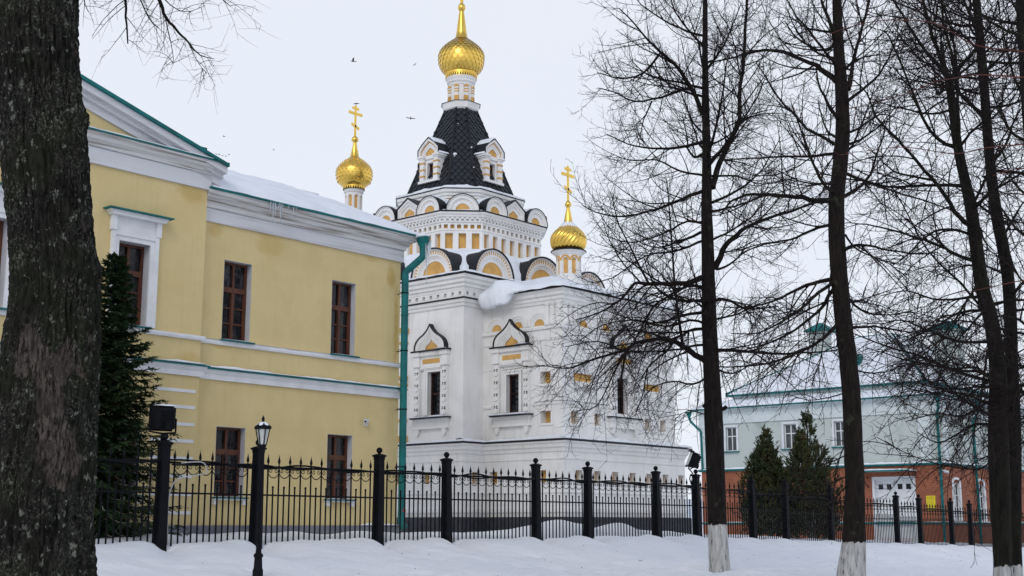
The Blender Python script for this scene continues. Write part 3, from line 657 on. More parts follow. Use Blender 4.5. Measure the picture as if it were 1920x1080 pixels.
def church_window(T, uc, hole):
    u0, u1, z0, z1, dep = hole
    f = MB(T)
    for uu in (uc - .64, uc + .64):                       # carved shafts
        f.box(uu - .115, uu + .115, -.01, .10, 3.52, 5.20); f.box(uu - .15, uu + .15, -.01, .16, 5.20, 5.27); f.box(uu - .13, uu + .13, -.01, .13, 5.27, 5.56); f.box(uu - .16, uu + .16, -.01, .18, 5.56, 5.70)
        for k in range(8):
            z = 3.66 + k * .205
            f.prism([(uu + .095 * math.cos(a * PI / 5), z + .095 * math.sin(a * PI / 5)) for a in range(10)], .09, .135 if k % 2 == 0 else .12)
    f.box(uc - .52, uc + .52, -.01, .07, 5.10, 5.56); f.box(uc - .48, uc + .48, -.01, .15, 5.56, 5.70); f.box(uc - .50, uc + .50, -.01, .10, 5.14, 5.21)
    for k in range(9): f.box(uc - .50 + k * .115, uc - .45 + k * .115, .1, .172, 5.585, 5.645)
    e = .13; f.ring([(u0 - e, z0), (u0 - e, z1 + e), (u1 + e, z1 + e), (u1 + e, z0)], [(u0, z0), (u0, z1), (u1, z1), (u1, z0)], -.01, .05)
    f.ring([(u0 - e, z0), (u0 - e, z1 + e), (u1 + e, z1 + e), (u1 + e, z0)], [(u0 - e + .045, z0), (u0 - e + .045, z1 + e - .045), (u1 + e - .045, z1 + e - .045), (u1 + e - .045, z0)], .04, .075)
    f.box(uc - .80, uc + .80, -.01, .13, 3.36, 3.46); f.box(uc - .76, uc + .76, -.01, .09, 3.20, 3.36); f.box(uc - .80, uc + .80, -.01, .12, 3.13, 3.20)
    for uu in (uc - .62, uc + .62): f.prism([(uu - .09, 3.13), (uu + .09, 3.13), (uu + .07, 2.98), (uu, 2.88), (uu - .07, 2.98)], -.01, .10)
    zb = 5.75; sc_ = [1, .985, .80, .70, .60, .50, .42]; ns = [.17, .15, .13, .11, .09, .07]
    for a, c, n in zip(sc_[1:], sc_[2:], ns[1:]): f.ring(ogee(.70 * a, .86 * a, uc, zb), ogee(.70 * c, .86 * c, uc, zb), -.01, n)
    pts = ogee(.70 * .75, .86 * .75, uc, zb)
    for i in range(1, len(pts) - 1, 1):
        if i % 2 == 0: f.box(pts[i][0] - .022, pts[i][0] + .022, .1, .145, pts[i][1] - .022, pts[i][1] + .022)
    wo = f.build('window', MT['white'], church)
    b = MB(T); b.ring(ogee(.72, .88, uc, zb), ogee(.72 * .955, .88 * .95, uc, zb), -.01, .19); b.box(uc - .86, uc + .86, -.01, .21, 5.702, 5.748); b.prism([(uc - .88, 3.462), (uc + .88, 3.462), (uc + .88, 3.50), (uc - .88, 3.50)], -.02, .19)
    b.build('flashing', MT['roof_dark'], wo)
    dk = MB(T)
    for uu in (uc - .64, uc + .64):
        for k in range(4):
            for du in (-.05, .05):
                for dz in (-.03, .03): dk.box(uu + du - .017, uu + du + .017, .098, .1365, 3.78 + k * .40 + dz - .016, 3.78 + k * .40 + dz + .016)
    dk.build('drilled_pattern', MT['lens'], wo, split=False)
    o = MB(T); o.prism(ogee(.70 * .42, .86 * .42, uc, zb), -.01, .035); o.box(uc - .40, uc + .40, .06, .076, 5.30, 5.46); o.build('ochre_panel', MT['ochre'], wo)
    g_ = MB(T); g_.quad((u0, -dep + .05, z0), (u1, -dep + .05, z0), (u1, -dep + .05, z1), (u0, -dep + .05, z1)); g_.build('pane', MT['glass'], wo)
    g_ = MB(T); n0 = -dep + .055
    for a, c in ((u0, u0 + .05), (u1 - .05, u1)): g_.box(a, c, n0, n0 + .05, z0, z1)
    for k in range(3): zz = z0 + (z1 - z0 - .05) * k / 2; g_.box(u0 + .05, u1 - .05, n0, n0 + .04, zz, zz + .05)
    g_.build('frame', MT['wood'], wo)
    g_ = MB(lambda u, n, z: T(u, n, z)); um = (u0 + u1) / 2; R = (u1 - u0) * .36; k = int((z1 - z0) / (R * 1.1))
    for i in range(k):
        zc = z0 + .08 + R + i * (z1 - z0 - .16 - 2 * R) / max(1, k - 1)
        g_.tube([(um + R * math.cos(a * PI / 8), n0 + .08, zc + R * math.sin(a * PI / 8)) for a in range(17)], .009, 4)
    for uu in (u0 + .06, um, u1 - .06): g_.tube([(uu, n0 + .08, z0), (uu, n0 + .08, z1)], .008, 4)
    g_.build('grille', MT['iron'], wo)
    sn = MB(); snow_strip(sn, [T(uc - .85, .18, 3.50), T(uc + .85, .18, 3.50)], .20, .06, uc); snow_strip(sn, [T(uc - .85, .2, 5.75), T(uc - .3, .2, 5.75)], .12, .03, uc); 
    pts = ogee(.72, .88, uc, zb); hf = pts[:len(pts) // 2 + 1] if rnd() < .3 else pts[len(pts) // 2:]
    sn.tube([T(p[0], .13, p[1] + .01) for p in hf[1:-2]], .028, 6)
    sn.build('window_snow', MT['roofsnow'], wo, True)
church_window(TY(XA), 29.82, HOLE_W1); church_window(TY(AX0), 27.13, HOLE_W2); church_window(TX(AY), 34.45, HOLE_W3)
# kokoshnik gables round the main block
ZK = 8.22
def kokoshnik(T, uc, r, z, ty, deep, dent=True, blk=.07):
    k = MB(T); S = [(1 - blk, .91, .13), (.91, .78, .085), (.78, .72, .10), (.72, .66, .07), (.66, ty, .045)]
    for a, c, n in S: k.ring(arc(r * a, 28, uc, z), arc(r * c, 28, uc, z), -.3, n)
    ko = k.build('kokoshnik', MT['white'], church)
    o = MB(T); o.prism(arc(r * ty, 28, uc, z), -.3, .02)
    if dent:
        for i in range(1, 24):
            a = PI * i / 24; ra = r * .845; cu, cz, tu, tz = -math.cos(a), math.sin(a), math.sin(a), math.cos(a)
            w_, l_ = .026 * r, .055 * r
            o.prism([(uc + ra * cu + cu * l_ * i0 + tu * w_ * j0, z + ra * cz + cz * l_ * i0 + tz * w_ * j0) for i0, j0 in ((-1, -1), (1, -1), (1, 1), (-1, 1))], .05, .0872)
    o.build('tympanum', MT['ochre'], ko)
    b = MB(T); b.ring(arc(r, 28, uc, z), arc(r * (1 - blk), 28, uc, z), -deep, .17 if r > .8 else .145); b.build('barrel_roof', MT['roof_dark'], ko)
KS = [(-2.66, 1.0), (0, 1.14), (2.66, 1.0)]
for T, c in ((TY(XA), CY), (TX(YF), CX), (lambda u, n, z: (XB + n, u, z), CY), (lambda u, n, z: (u, YB + n, z), CX)):
    for du, r in KS: kokoshnik(T, c + du, r, ZK, .54 if r < 1.1 else .60, 1.55, True, .048)
OA, OB = 2.62, 1.62
def octd(x, y, a, b): return max(abs(x) - a, abs(y) - a, (abs(x) + abs(y) - a - b) / 1.41421)
def main_snow(i, j):
    x = -4.36 + 8.72 * i / 130; y = -4.36 + 8.72 * j / 130; e = max(abs(x), abs(y))
    d = max(0, octd(x, y, OA, OB)); nn = nz(x * 1.2, y * 1.2, 7); n2 = nz(x * 4, y * 4, 2)
    if e > 4.0: z = 8.19 + .09 * (1 + nn * .6) * sstep(4.37, 4.22, e) + .015 * n2
    else:
        z = max(8.28, 9.58 - d * .34 - .62 * sstep(.75, 1.5, d) + .05 * nn) + .015 * n2
        if abs(x) > 2.1 and abs(y) > 2.1 and e < 3.86: z = max(z, 9.62 - .34 * d + .05 * nn - .35 * sstep(3.3, 3.86, e))
        for du, r in KS:
            for u, q in ((x, y), (y, x)):
                if abs(q) > 2.5 and abs(q) < 3.98:
                    k = abs(u - du) / r
                    if k < (.95 if abs(q) < 3.45 else .60) + .12 * nz(u * 2, q * 2, 4): z = max(z, ZK + math.sqrt(max(0, 1 - k * k)) * r + .05 + .03 * nn - .04 * sstep(3.7, 3.98, abs(q)))
    return (CX + x, CY + y, z)
s = MB(); s.grid(131, 131, main_snow); s.build('roof_snow', MT['roofsnow'], church, True, fix=False)
# drum: a square with cut corners
def octp(a, b): return [(CX - a, CY + b), (CX - a, CY - b), (CX - b, CY - a), (CX + b, CY - a), (CX + a, CY - b), (CX + a, CY + b), (CX + b, CY + a), (CX - b, CY + a)]
def octfaces(a, b):
    p = octp(a, b); out = []
    for i in range(8):
        A, B = Vector(p[i]), Vector(p[(i + 1) % 8]); e = (B - A); l = e.length; e.normalize(); out.append((TE((A.x, A.y, 0), (e.x, e.y), (e.y, -e.x)), l))
    return out
m = MB(); o = MB(); o2 = MB()
for T, l in octfaces(OA, OB):
    wide = l > 2; kn, ks = (7, 13) if wide else (3, 6)
    st_ = l / kn; H = [(st_ * (i + .5) - .135, st_ * (i + .5) + .135, 9.60, 10.17, .15) for i in range(kn)]
    s2 = l / ks; H += [(s2 * (i + .5) - .07, s2 * (i + .5) + .07, 10.33, 10.48, .12) for i in range(ks)]
    m2 = MB(T); m2.facade(0, l, 8.6, 10.9, H); m.add(m2.v, m2.f)
    for h_ in H: oo = o if h_[3] - h_[2] > .3 else o2; oo.T = T; oo.quad((h_[0], -h_[4] + .002, h_[2]), (h_[1], -h_[4] + .002, h_[2]), (h_[1], -h_[4] + .002, h_[3]), (h_[0], -h_[4] + .002, h_[3]))
    nd = int(l / .17)
    m2 = MB(T)
    for i in range(nd):
        u = l * (i + .5) / nd; m2.box(u - .045, u + .045, .02, .065, 10.60, 10.67)
        if i < nd - 1: m2.box(u + l / nd / 2 - .05, u + l / nd / 2 + .05, .05, .10, 10.67, 10.74)
    m.add(m2.v, m2.f)
P8 = octp(OA, OB)
m.sweep(P8, [(-.01, 10.55), (.05, 10.56), (.05, 10.60), (-.01, 10.61)], True); m.sweep(P8, [(-.01, 10.66), (.06, 10.66), (.06, 10.73), (.13, 10.74), (.14, 10.80), (.20, 10.83), (.21, 10.90), (-.01, 10.91)], True)
m.sweep(P8, [(-.01, 10.25), (.03, 10.26), (.03, 10.29), (-.01, 10.30)], True); m.sweep(P8, [(-.01, 9.42), (.04, 9.43), (.05, 9.50), (-.01, 9.53)], True)
drum = m.build('drum', MT['white'], church, fix=False); o.build('ochre_niche', MT['ochre'], drum, fix=False); o2.build('ochre_recess', MT['ochre'], drum, fix=False)
sweep_part('flashing', MT['roof_dark'], drum, P8, [(-.3, 10.905), (.235, 10.90), (.25, 10.915), (.235, 10.945), (-.3, 10.96)], True)
# upper ring of small kokoshniks
KR = .60; ZU = 10.95
def pointed(w_, h_, u, z): return [(u - w_, z), (u - w_, z + h_ * .52), (u - w_ * .5, z + h_ * .76), (u, z + h_), (u + w_ * .5, z + h_ * .76), (u + w_, z + h_ * .52), (u + w_, z)]
for T, l in octfaces(OA + .12, OB + .05):
    c = l / 2
    for du in ((-1.13, 1.13) if l > 2 else (0,)): kokoshnik(T, c + du, KR, ZU, .42, .75, False, .05)
    if l > 2:
        k = MB(T); 
        for a, b_, n in ((.93, .8, .02), (.8, .66, -.02), (.66, .45, -.06)): k.ring(pointed(.56 * a, .74 * a, c, ZU), pointed(.56 * b_, .74 * b_, c, ZU), -.3, n)
        ko = k.build('pointed_gable', MT['white'], church)
        o = MB(T); o.prism(pointed(.56 * .46, .74 * .46, c, ZU), -.3, -.09); o.build('tympanum', MT['ochre'], ko)
        b = MB(T); b.ring(pointed(.56, .74, c, ZU), pointed(.56 * .93, .74 * .93, c, ZU), -.75, .05); b.build('gable_roof', MT['roof_dark'], ko)
YA_, YB_ = 2.0, 1.16
def up_snow(i, j):
    x = -2.9 + 5.8 * i / 110; y = -2.9 + 5.8 * j / 110; d = octd(x, y, YA_, YB_); d2 = octd(x, y, OA + .2, OB + .08)
    nn = nz(x * 1.5, y * 1.5, 17); z = 11.44 - max(0, d) * .62 + .07 * nn
    if abs(abs(x) - abs(y)) < .95: z = 11.16 - max(0, d) * .25 + .05 * nn
    if d2 > (-.34 if min(abs(x), abs(y)) < .56 else -.12): z = 10.945 + .05 * (1 + nn) * sstep(.02, -.1, d2)
    else:
        a, c = (abs(x), y) if abs(x) > abs(y) else (abs(y), x)
        if a + .001 > YA_ - .1 and abs(c) < 1.8 and (abs(x) + abs(y)) < YA_ + YB_ + 1.0:
            for du in (-1.13, 1.13):
                k = abs(c - du) / KR
                if k < (.97 if d2 < -.22 else .7) + .15 * nz(x * 3, y * 3): z = max(z, ZU + KR * math.sqrt(max(0, 1 - k * k)) + .035 + .02 * nn)
    return (CX + x, CY + y, z if d2 < .03 else -99)
s = MB(); s.grid(111, 111, up_snow); s.f = [f for f in s.f if all(s.v[i][2] > 0 for i in f)]; s.mi = [0] * len(s.f)
s.v = [v if v[2] > 0 else (CX, CY, 11.0) for v in s.v]; s.build('upper_snow', MT['roofsnow'], church, True, fix=False)
# ochre neck and white eave under the tent
m = MB(); m.sweep(octp(YA_, YB_), [(-.3, 10.8), (0, 10.8), (0, 11.66), (-.3, 11.66)], True); m.build('tent_base', MT['ochre'], church)
m = MB(); PE = octp(YA_, YB_); m.sweep(PE, [(-.3, 11.62), (.03, 11.62), (.04, 11.70), (.09, 11.73), (.09, 11.80), (.15, 11.84), (.16, 11.95), (-.3, 11.96)], True); ev = m.build('tent_eave', MT['white'], church)
sweep_part('flashing', MT['roof_dark'], ev, PE, [(-.6, 11.955), (.18, 11.95), (.19, 11.965), (.18, 11.98), (-.6, 12.0)], True)
s = MB(); pp = octp(YA_ + .17, YB_ + .07)
snow_strip(s, [(p[0], p[1], 11.985) for p in pp], .34, .20, 3, True); s.build('eave_snow', MT['roofsnow'], church, True)
# tent roof with scale tiles and ribs
T0a, T0b, Z0, T1a, T1b, Z1 = 1.80, 1.08, 12.0, .56, .29, 15.58
lo_, hi_ = octp(T0a, T0b), octp(T1a, T1b)
m = MB(); m.add([(p[0], p[1], Z0) for p in lo_] + [(p[0], p[1], Z1) for p in hi_], [(i, (i + 1) % 8, 8 + (i + 1) % 8, 8 + i) for i in range(8)] + [tuple(range(8, 16)), tuple(range(7, -1, -1))])
tent = m.build('tent_roof', MT['roof_dark'], church)
ti = MB()
for i in range(8):
    A, B = Vector((*lo_[i], Z0)), Vector((*lo_[(i + 1) % 8], Z0)); D, E_ = Vector((*hi_[i], Z1)), Vector((*hi_[(i + 1) % 8], Z1))
    e = (B - A).normalized(); mid0, mid1 = (A + B) / 2, (D + E_) / 2; up = (mid1 - mid0); Ls = up.length; up.normalize(); nrm = e.cross(up)
    if nrm.dot(Vector((mid0.x - CX, mid0.y - CY, .3))) < 0: nrm = -nrm
    rows = 25; wd_ = .235
    for r_ in range(rows):
        v = Ls * r_ / rows; hw = ((B - A).length * (1 - v / Ls) + (E_ - D).length * v / Ls) / 2; k = int(hw / wd_) + 2
        for q in range(-k, k + 1):
            u = (q + (.5 if r_ % 2 else 0)) * wd_
            if abs(u) > hw - .02: continue
            hh = Ls / rows; P = mid0 + e * u + up * v
            jt = U(-.004, .004)
            a = [P + e * (x * wd_ * .485) + up * (y * hh) + nrm * (n + jt) for x, y, n in ((-1, 1.35, .012), (1, 1.35, .012), (1, .7, .028), (.55, .12, .042), (0, -.25, .05), (-.55, .12, .042), (-1, .7, .028))]
            b_ = [p - nrm * .016 for p in a[2:]]
            ti.add([tuple(p) for p in a] + [tuple(p) for p in b_], [(0, 1, 2, 3, 4, 5, 6)] + [(2 + j, 7 + j, 8 + j, 3 + j) for j in range(4)])
ti.build('scale_tiles', MT['scale'], tent, fix=False)
rb = MB()
for i in range(8): rb.tube([(lo_[i][0], lo_[i][1], Z0 - .05), (hi_[i][0], hi_[i][1], Z1)], [.075, .055], 8)
rb.build('rib', MT['roof_dark'], tent, True)
s = MB()
for (i, f_, k) in ((1, .42, .09), (1, .40, .05), (2, .50, .035), (2, .26, .03), (1, .8, .03)):
    p = Vector((*lo_[i], Z0)).lerp(Vector((*hi_[i], Z1)), f_); s.sphere((p.x + (.09 if i == 1 else -.07), p.y - .09, p.z), k, 8, 6, .8)
s.build('snow_patch', MT['roofsnow'], tent, True)
# dormers on the four wide sides
for a in range(4):
    ca, sa = [(-1, 0), (0, -1), (1, 0), (0, 1)][a]; T = TE((CX + ca * 1.60, CY + sa * 1.60, 0), (-sa, ca) if a in (0, 2) else (-sa, ca), (ca, sa))
    d = MB(T); zb, zc = 12.55, 13.50
    d.facade(-.46, .46, zb, zc, [(-.155, .155, zb + .12, zb + .70, .16)])
    for sg in (-1, 1): d.quad((sg * .46, 0, zb), (sg * .46, -1.3, zb), (sg * .46, -1.3, zc), (sg * .46, 0, zc))
    for sg in (-1, 1):
        d.box(sg * .36 - .10, sg * .36 + .10, .0, .13, zb + .02, zc - .10); d.box(sg * .385 - .125, sg * .385 + .125, -.75, .15, zc - .098, zc - .04)
        d.box(sg * .40 - .16, sg * .40 + .16, -.75, .19, zc - .04, zc + .03)
    d.box(-.24, .24, 0, .06, zc - .10, zc + .03); d.box(-.52, .52, -.05, .16, zb - .07, zb + .02)
    d.ring([(-.235, zb + .06), (-.235, zb + .77), (.235, zb + .77), (.235, zb + .06)], [(-.155, zb + .06), (-.155, zb + .70), (.155, zb + .70), (.155, zb + .06)], 0, .04)
    gp = lambda k: [(-.54 * k, zc + .03), (-.54 * k, zc + .03 + .24 * k), (-.32 * k, zc + .03 + .46 * k), (0, zc + .03 + .68 * k), (.32 * k, zc + .03 + .46 * k), (.54 * k, zc + .03 + .24 * k), (.54 * k, zc + .03)]
    for k0, k1, n in ((.96, .80, .15), (.70, .58, .08), (.58, .44, .06)): d.ring(gp(k0), gp(k1), -.2, n)
    do = d.build('dormer', MT['white'], church, fix=False)
    o = MB(T)
    o.ring(gp(.80), gp(.70), -.2, .07); o.prism(gp(.44), -.2, .02)
    for sg in (-1, 1):
        for z in (zb + .17, zb + .42, zb + .67): o.box(sg * .36 - .115, sg * .36 + .115, -.01, .148, z, z + .055)
    o.build('ochre_trim', MT['ochre'], do)
    b = MB(T); b.ring(gp(1.0), gp(.96), -1.5, .18); b.build('dormer_roof', MT['roof_dark'], do)
    b = MB(T); b.quad((-.155, -.14, zb + .12), (.155, -.14, zb + .12), (.155, -.14, zb + .70), (-.155, -.14, zb + .70)); b.build('pane', MT['glass'], do)
    b = MB(T)
    for u in (-.155, -.02, .115): b.box(u, u + .04, -.135, -.10, zb + .12, zb + .70)
    b.build('window_frame', MT['wood'], do)
    s = MB(T)
    for sg in ((-1, 1)):
        s.add([(sg * .02, .14, zc + .72), (sg * .30, .14, zc + .50), (sg * .31, -.9, zc + .52), (sg * .02, -1.1, zc + .75), (sg * .02, .10, zc + .76), (sg * .28, .10, zc + .56), (sg * .28, -.9, zc + .59), (sg * .02, -1.1, zc + .80)], [(4, 5, 6, 7), (0, 1, 5, 4), (1, 2, 6, 5), (2, 3, 7, 6), (3, 0, 4, 7)])
        s.add([(sg * .54, .17, zc + .035), (sg * .56, -.7, zc + .035), (sg * .70, -.7, zc + .035), (sg * .57, .17, zc + .035), (sg * .54, .12, zc + .11), (sg * .54, -.7, zc + .12), (sg * .64, -.7, zc + .10), (sg * .56, .12, zc + .08)], [(4, 5, 6, 7), (0, 1, 5, 4), (1, 2, 6, 5), (2, 3, 7, 6), (3, 0, 4, 7)])
    s.build('dormer_snow', MT['roofsnow'], do)
# tower neck, lace ring, dome, spire, cross
PW = octp(T1a, T1b)
m = MB(); m.sweep(PW, [(-.4, 15.5), (.0, 15.5), (.02, 15.60), (.06, 15.63), (.10, 15.80), (.12, 15.86), (-.4, 15.86)], True); ring_ = m.build('spire_collar', MT['white'], church); sweep_part('flashing', MT['roof_dark'], ring_, PW, [(-.5, 15.86), (.14, 15.855), (.15, 15.87), (-.5, 15.93)], True)
nk = MB(); NR = .455
nk.lathe([(NR, 15.9), (NR, 16.60), (NR + .03, 16.62), (NR + .03, 16.68), (NR + .09, 16.74), (NR + .09, 16.80), (NR + .13, 16.86), (NR + .14, 16.95)], CX, CY, 40)
for k in range(8):
    a = PI / 8 + k * PI / 4; T = TE((CX + math.cos(a) * NR, CY + math.sin(a) * NR, 0), (-math.sin(a), math.cos(a)), (math.cos(a), math.sin(a)))
    n2 = MB(T); n2.box(-.075, .075, -.05, .06, 15.92, 16.60); nk.add(n2.v, n2.f)
neck = nk.build('tower_neck', MT['white'], church, True, angle=30)
o = MB()
for k in range(8):
    a = PI / 8 + k * PI / 4; T = TE((CX + math.cos(a) * NR, CY + math.sin(a) * NR, 0), (-math.sin(a), math.cos(a)), (math.cos(a), math.sin(a)))
    o.T = T; o.box(-.085, .085, -.05, .07, 15.95, 16.15); o.box(-.085, .085, -.05, .066, 16.28, 16.33); o.box(-.085, .085, -.05, .066, 16.38, 16.43); o.prism(arc(.10, 8, 0, 16.50), -.03, .075)
o.build('ochre_band', MT['ochre'], neck)
def onion(rb_, zb_, rm, zm, rn, zn, n=26):
    lo2 = bez((rb_, zb_), (rb_ + (rm - rb_) * .9, zb_ + (zm - zb_) * .22), (rm, zb_ + (zm - zb_) * .62), (rm, zm), n // 2)
    up2 = bez((rm, zm), (rm, zm + (zn - zm) * .40), (rn + (rm - rn) * .42, zm + (zn - zm) * .72), (rn, zn), n)
    return lo2[:-1] + up2
def cross(zb_, zt, x, y, th=.04):
    c = MB(); H_ = zt - zb_
    c.box(x - th, x + th, y - th * .6, y + th * .6, zb_, zt); c.box(x - H_ * .27, x - th, y - th * .6, y + th * .6, zb_ + H_ * .70, zb_ + H_ * .78); c.box(x + th, x + H_ * .27, y - th * .6, y + th * .6, zb_ + H_ * .70, zb_ + H_ * .78)
    for sg in (-1, 1): c.box(x + min(sg * th, sg * H_ * .13), x + max(sg * th, sg * H_ * .13), y - th * .6, y + th * .6, zb_ + H_ * .87, zb_ + H_ * .94)
    c.add([(x + a * H_ * .15, y + b_ * th * .6, zb_ + H_ * (.30 - a * .05 + q)) for a in (-1, 1) for b_ in (-1, 1) for q in (0, .075)], [(0, 1, 3, 2), (4, 6, 7, 5), (0, 4, 5, 1), (2, 3, 7, 6), (0, 2, 6, 4), (1, 5, 7, 3)])
    return c
def lace(x, y, r, z0, z1, n):
    l = MB(); hm = (z0 * .45 + z1 * .55)
    l.lathe([(r, hm), (r + .025, hm + .01), (r + .025, z1 - .02), (r, z1)], x, y, 48)
    for k in range(n):
        a = 2 * PI * k / n; T = TE((x + math.cos(a) * r, y + math.sin(a) * r, 0), (-math.sin(a), math.cos(a)), (math.cos(a), math.sin(a)))
        l2 = MB(T); wv = PI * r / n; l2.prism([(-wv * .9, hm + .02), (wv * .9, hm + .02), (wv * .5, hm - (hm - z0) * .5), (0, z0), (-wv * .5, hm - (hm - z0) * .5)], .0, .02); l.add(l2.v, l2.f)
        l2 = MB(T); l2.prism([(wv * .45 * math.cos(q * PI / 3), (hm + z1) / 2 + (z1 - hm) * .25 * math.sin(q * PI / 3)) for q in range(6)], .01, .032); l.add(l2.v, l2.f)
    return l
pr = onion(.50, 17.08, .90, 17.84, .235, 18.60)
m = MB(); m.lathe([(.3, 17.0)] + [(r - .012, z) for r, z in pr], CX, CY, 56); dome = m.build('onion_dome', MT['gold'], church, True)
ti = MB(); rows = 13
def prof_at(t):
    q = t * (len(pr) - 1); i = min(int(q), len(pr) - 2); f_ = q - i; return pr[i][0] * (1 - f_) + pr[i + 1][0] * f_, pr[i][1] * (1 - f_) + pr[i + 1][1] * f_
L_ = [0]
for i in range(1, len(pr)): L_.append(L_[-1] + math.hypot(pr[i][0] - pr[i - 1][0], pr[i][1] - pr[i - 1][1]))
def prof_s(s_):
    s_ = max(0, min(L_[-1] - 1e-6, s_)); i = max(k for k in range(len(L_)) if L_[k] <= s_); i = min(i, len(pr) - 2); f_ = (s_ - L_[i]) / (L_[i + 1] - L_[i]); return pr[i][0] * (1 - f_) + pr[i + 1][0] * f_, pr[i][1] * (1 - f_) + pr[i + 1][1] * f_
hs_ = L_[-1] / rows
for r_ in range(rows):
    for k in range(26):
        a0 = 2 * PI * (k + (.5 if r_ % 2 else 0)) / 26; da = PI / 26 * .97; ou = U(-.002, .003)
        P = []
        for x, y, n in ((-1, 1.3, -.004), (1, 1.3, -.004), (1, .62, .003), (.6, .12, .009), (0, -.10, .012), (-.6, .12, .009), (-1, .62, .003)):
            r, z = prof_s(hs_ * (r_ + y)); r += n + ou; P.append((CX + r * math.cos(a0 + x * da), CY + r * math.sin(a0 + x * da), z))
        ti.add(P, [(0, 1, 2, 3, 4, 5, 6)])
ti.build('gold_scales', MT['gold'], dome, fix=False)
lace(CX, CY, .59, 16.90, 17.16, 40).build('lace_ring', MT['gold'], dome)
m = MB(); m.lathe([(.30, 18.56), (.24, 18.62), (.20, 18.85), (.10, 19.66), (.085, 19.72)], CX, CY, 24); m.lathe([(.05, 19.70), (.10, 19.74), (.145, 19.82), (.15, 19.90), (.125, 19.98), (.06, 20.04), (.045, 20.10)], CX, CY, 20); m.build('spire', MT['gold'], dome, True, angle=40)
cross(20.05, 21.7, CX, CY, .055).build('cross', MT['gold'], dome)
# apse roof, snow and turret with twisted dome
def apse_snow(i, j):
    x = 30.92 + 6.91 * i / 90; y = 24.74 + 3.75 * j / 50; d = min(x - 30.92, 37.83 - x, y - 24.74)
    z = 7.45 + .11 * sstep(0, .12, d) * (1 + .5 * nz(x * 1.1, y * 1.1, 3)) + min(.85, d * .34) + .03 * nz(x * 2, y * 2, 8)
    return (x, y, z)
s = MB(); s.grid(91, 51, apse_snow); s.build('apse_snow', MT['roofsnow'], church, True, fix=False)
s = MB()
def drift(i, j):
    y = 26.0 + 2.42 * i / 60; t = sstep(26.0, 27.0, y) * (1 - .5 * sstep(28.1, 28.42, y)); b_ = .36 * math.exp(-((y - 27.55) / .50) ** 2) + .14 * math.exp(-((y - 26.8) / .5) ** 2)
    lw = 7.40 - .36 * sstep(26.75, 27.1, y) - .05 * nz(y * 3, 2) - .07 * nz(y * 9, 5)
    P = [(32.2, 7.72), (31.75, 7.70 + .8 * b_), (31.35, 7.62 + b_), (31.0, 7.58 + .9 * b_), (30.80, 7.50 + .5 * b_), (30.70, 7.40 + .1 * b_), (30.74, min(7.40, lw + .14)), (30.82, lw), (30.95, lw + .03), (31.0, 7.36), (31.3, 7.38)]
    k = j / 20 * (len(P) - 1); q = min(int(k), len(P) - 2); f_ = k - q; f_ = f_ * f_ * (3 - 2 * f_) * .4 + f_ * .6
    x = P[q][0] * (1 - f_) + P[q + 1][0] * f_; z = P[q][1] * (1 - f_) + P[q + 1][1] * f_
    n_ = nz(x * 2.2, y * 2.2, z * 2.2); n2 = nz(x * 7, y * 7, z * 7)
    return (31.3 + (x - 31.3) * (.45 + .55 * t) - .10 * n_ * t - .03 * n2, y + .04 * n2, 7.43 + (z - 7.43) * (.12 + .88 * t) + .05 * n_ + .02 * n2)
s.grid(61, 21, drift)
s.build('snow_overhang', MT['roofsnow'], church, True)
def turret(x, y, zb_, zt, r, rc, arcs):
    m = MB(); n = 96; H = 8; nzr = 40
    z0n, z1n = zt - .78, zt - .30
    def fn(rr, z, a):
        k = (a / (2 * PI / H)) % 1 - .5; hw = .26 if z < z1n else .26 * math.sqrt(max(0, 1 - ((z - z1n) / .10) ** 2)) if z < z1n + .10 else 0
        return rr - .07 if (z0n < z < z1n + .10 and abs(k) < hw) else rr
    prof = [(r + .04, zb_), (r + .04, z0n - .16), (r, z0n - .13)] + [(r, z0n - .12 + (z1n + .2 - z0n + .12) * i / nzr) for i in range(nzr + 1)] + [(r + .03, zt - .09), (r + .05, zt - .06), (rc - .05, zt - .02), (rc, zt + .02), (rc, zt + .05)]
    m.lathe(prof, x, y, n, fn)
    for i, f in enumerate(m.f):
        c = sum((Vector(m.v[k]) for k in f), Vector()) / len(f); rr = math.hypot(c.x - x, c.y - y)
        a = math.atan2(c.y - y, c.x - x); k = (a / (2 * PI / H)) % 1 - .5
        dz, du = (c.z - z1n), k * 2 * PI / H * r; q = math.hypot(dz, du)
        if z0n < c.z < z1n + .10 and rr < r - .05 and len(f) == 4: m.mi[i] = 1
        elif arcs and dz > -.02 and .115 < q < .185 and len(f) == 4 and c.z < zt - .08: m.mi[i] = 1
    to = m.build('turret', [MT['white'], MT['ochre']], church, True, angle=30)
    s = MB(); s.lathe([(rc, zt + .035), (rc + .03, zt + .045), (rc + .02, zt + .075), (.2, zt + .12)], x, y, 40); s.build('flashing', MT['roof_dark'], to)
    return to
tx, ty_ = 34.3, 27.2
to = turret(tx, ty_, 7.7, 9.33, .44, .60, True)
pr2 = onion(.44, 9.42, .62, 9.80, .17, 10.40)
m = MB()
pf = []
for i in range(len(pr2) - 1):
    for q in range(3): f_ = q / 3; pf.append((pr2[i][0] * (1 - f_) + pr2[i + 1][0] * f_, pr2[i][1] * (1 - f_) + pr2[i + 1][1] * f_))
m.lathe(pf, tx, ty_, 168, lambda r, z, a: r * (1 + .055 * abs(math.sin(12 * (a - 1.15 * (z - 9.42) / .98))) - .02) if r > .2 else r)
d2 = m.build('onion_dome', MT['gold'], to, True)
m = MB(); m.lathe([(.19, 10.36), (.165, 10.42), (.06, 10.96), (.07, 11.0), (.115, 11.06), (.115, 11.12), (.07, 11.19), (.04, 11.24)], tx, ty_, 20); m.build('finial', MT['gold'], to, True, angle=40)
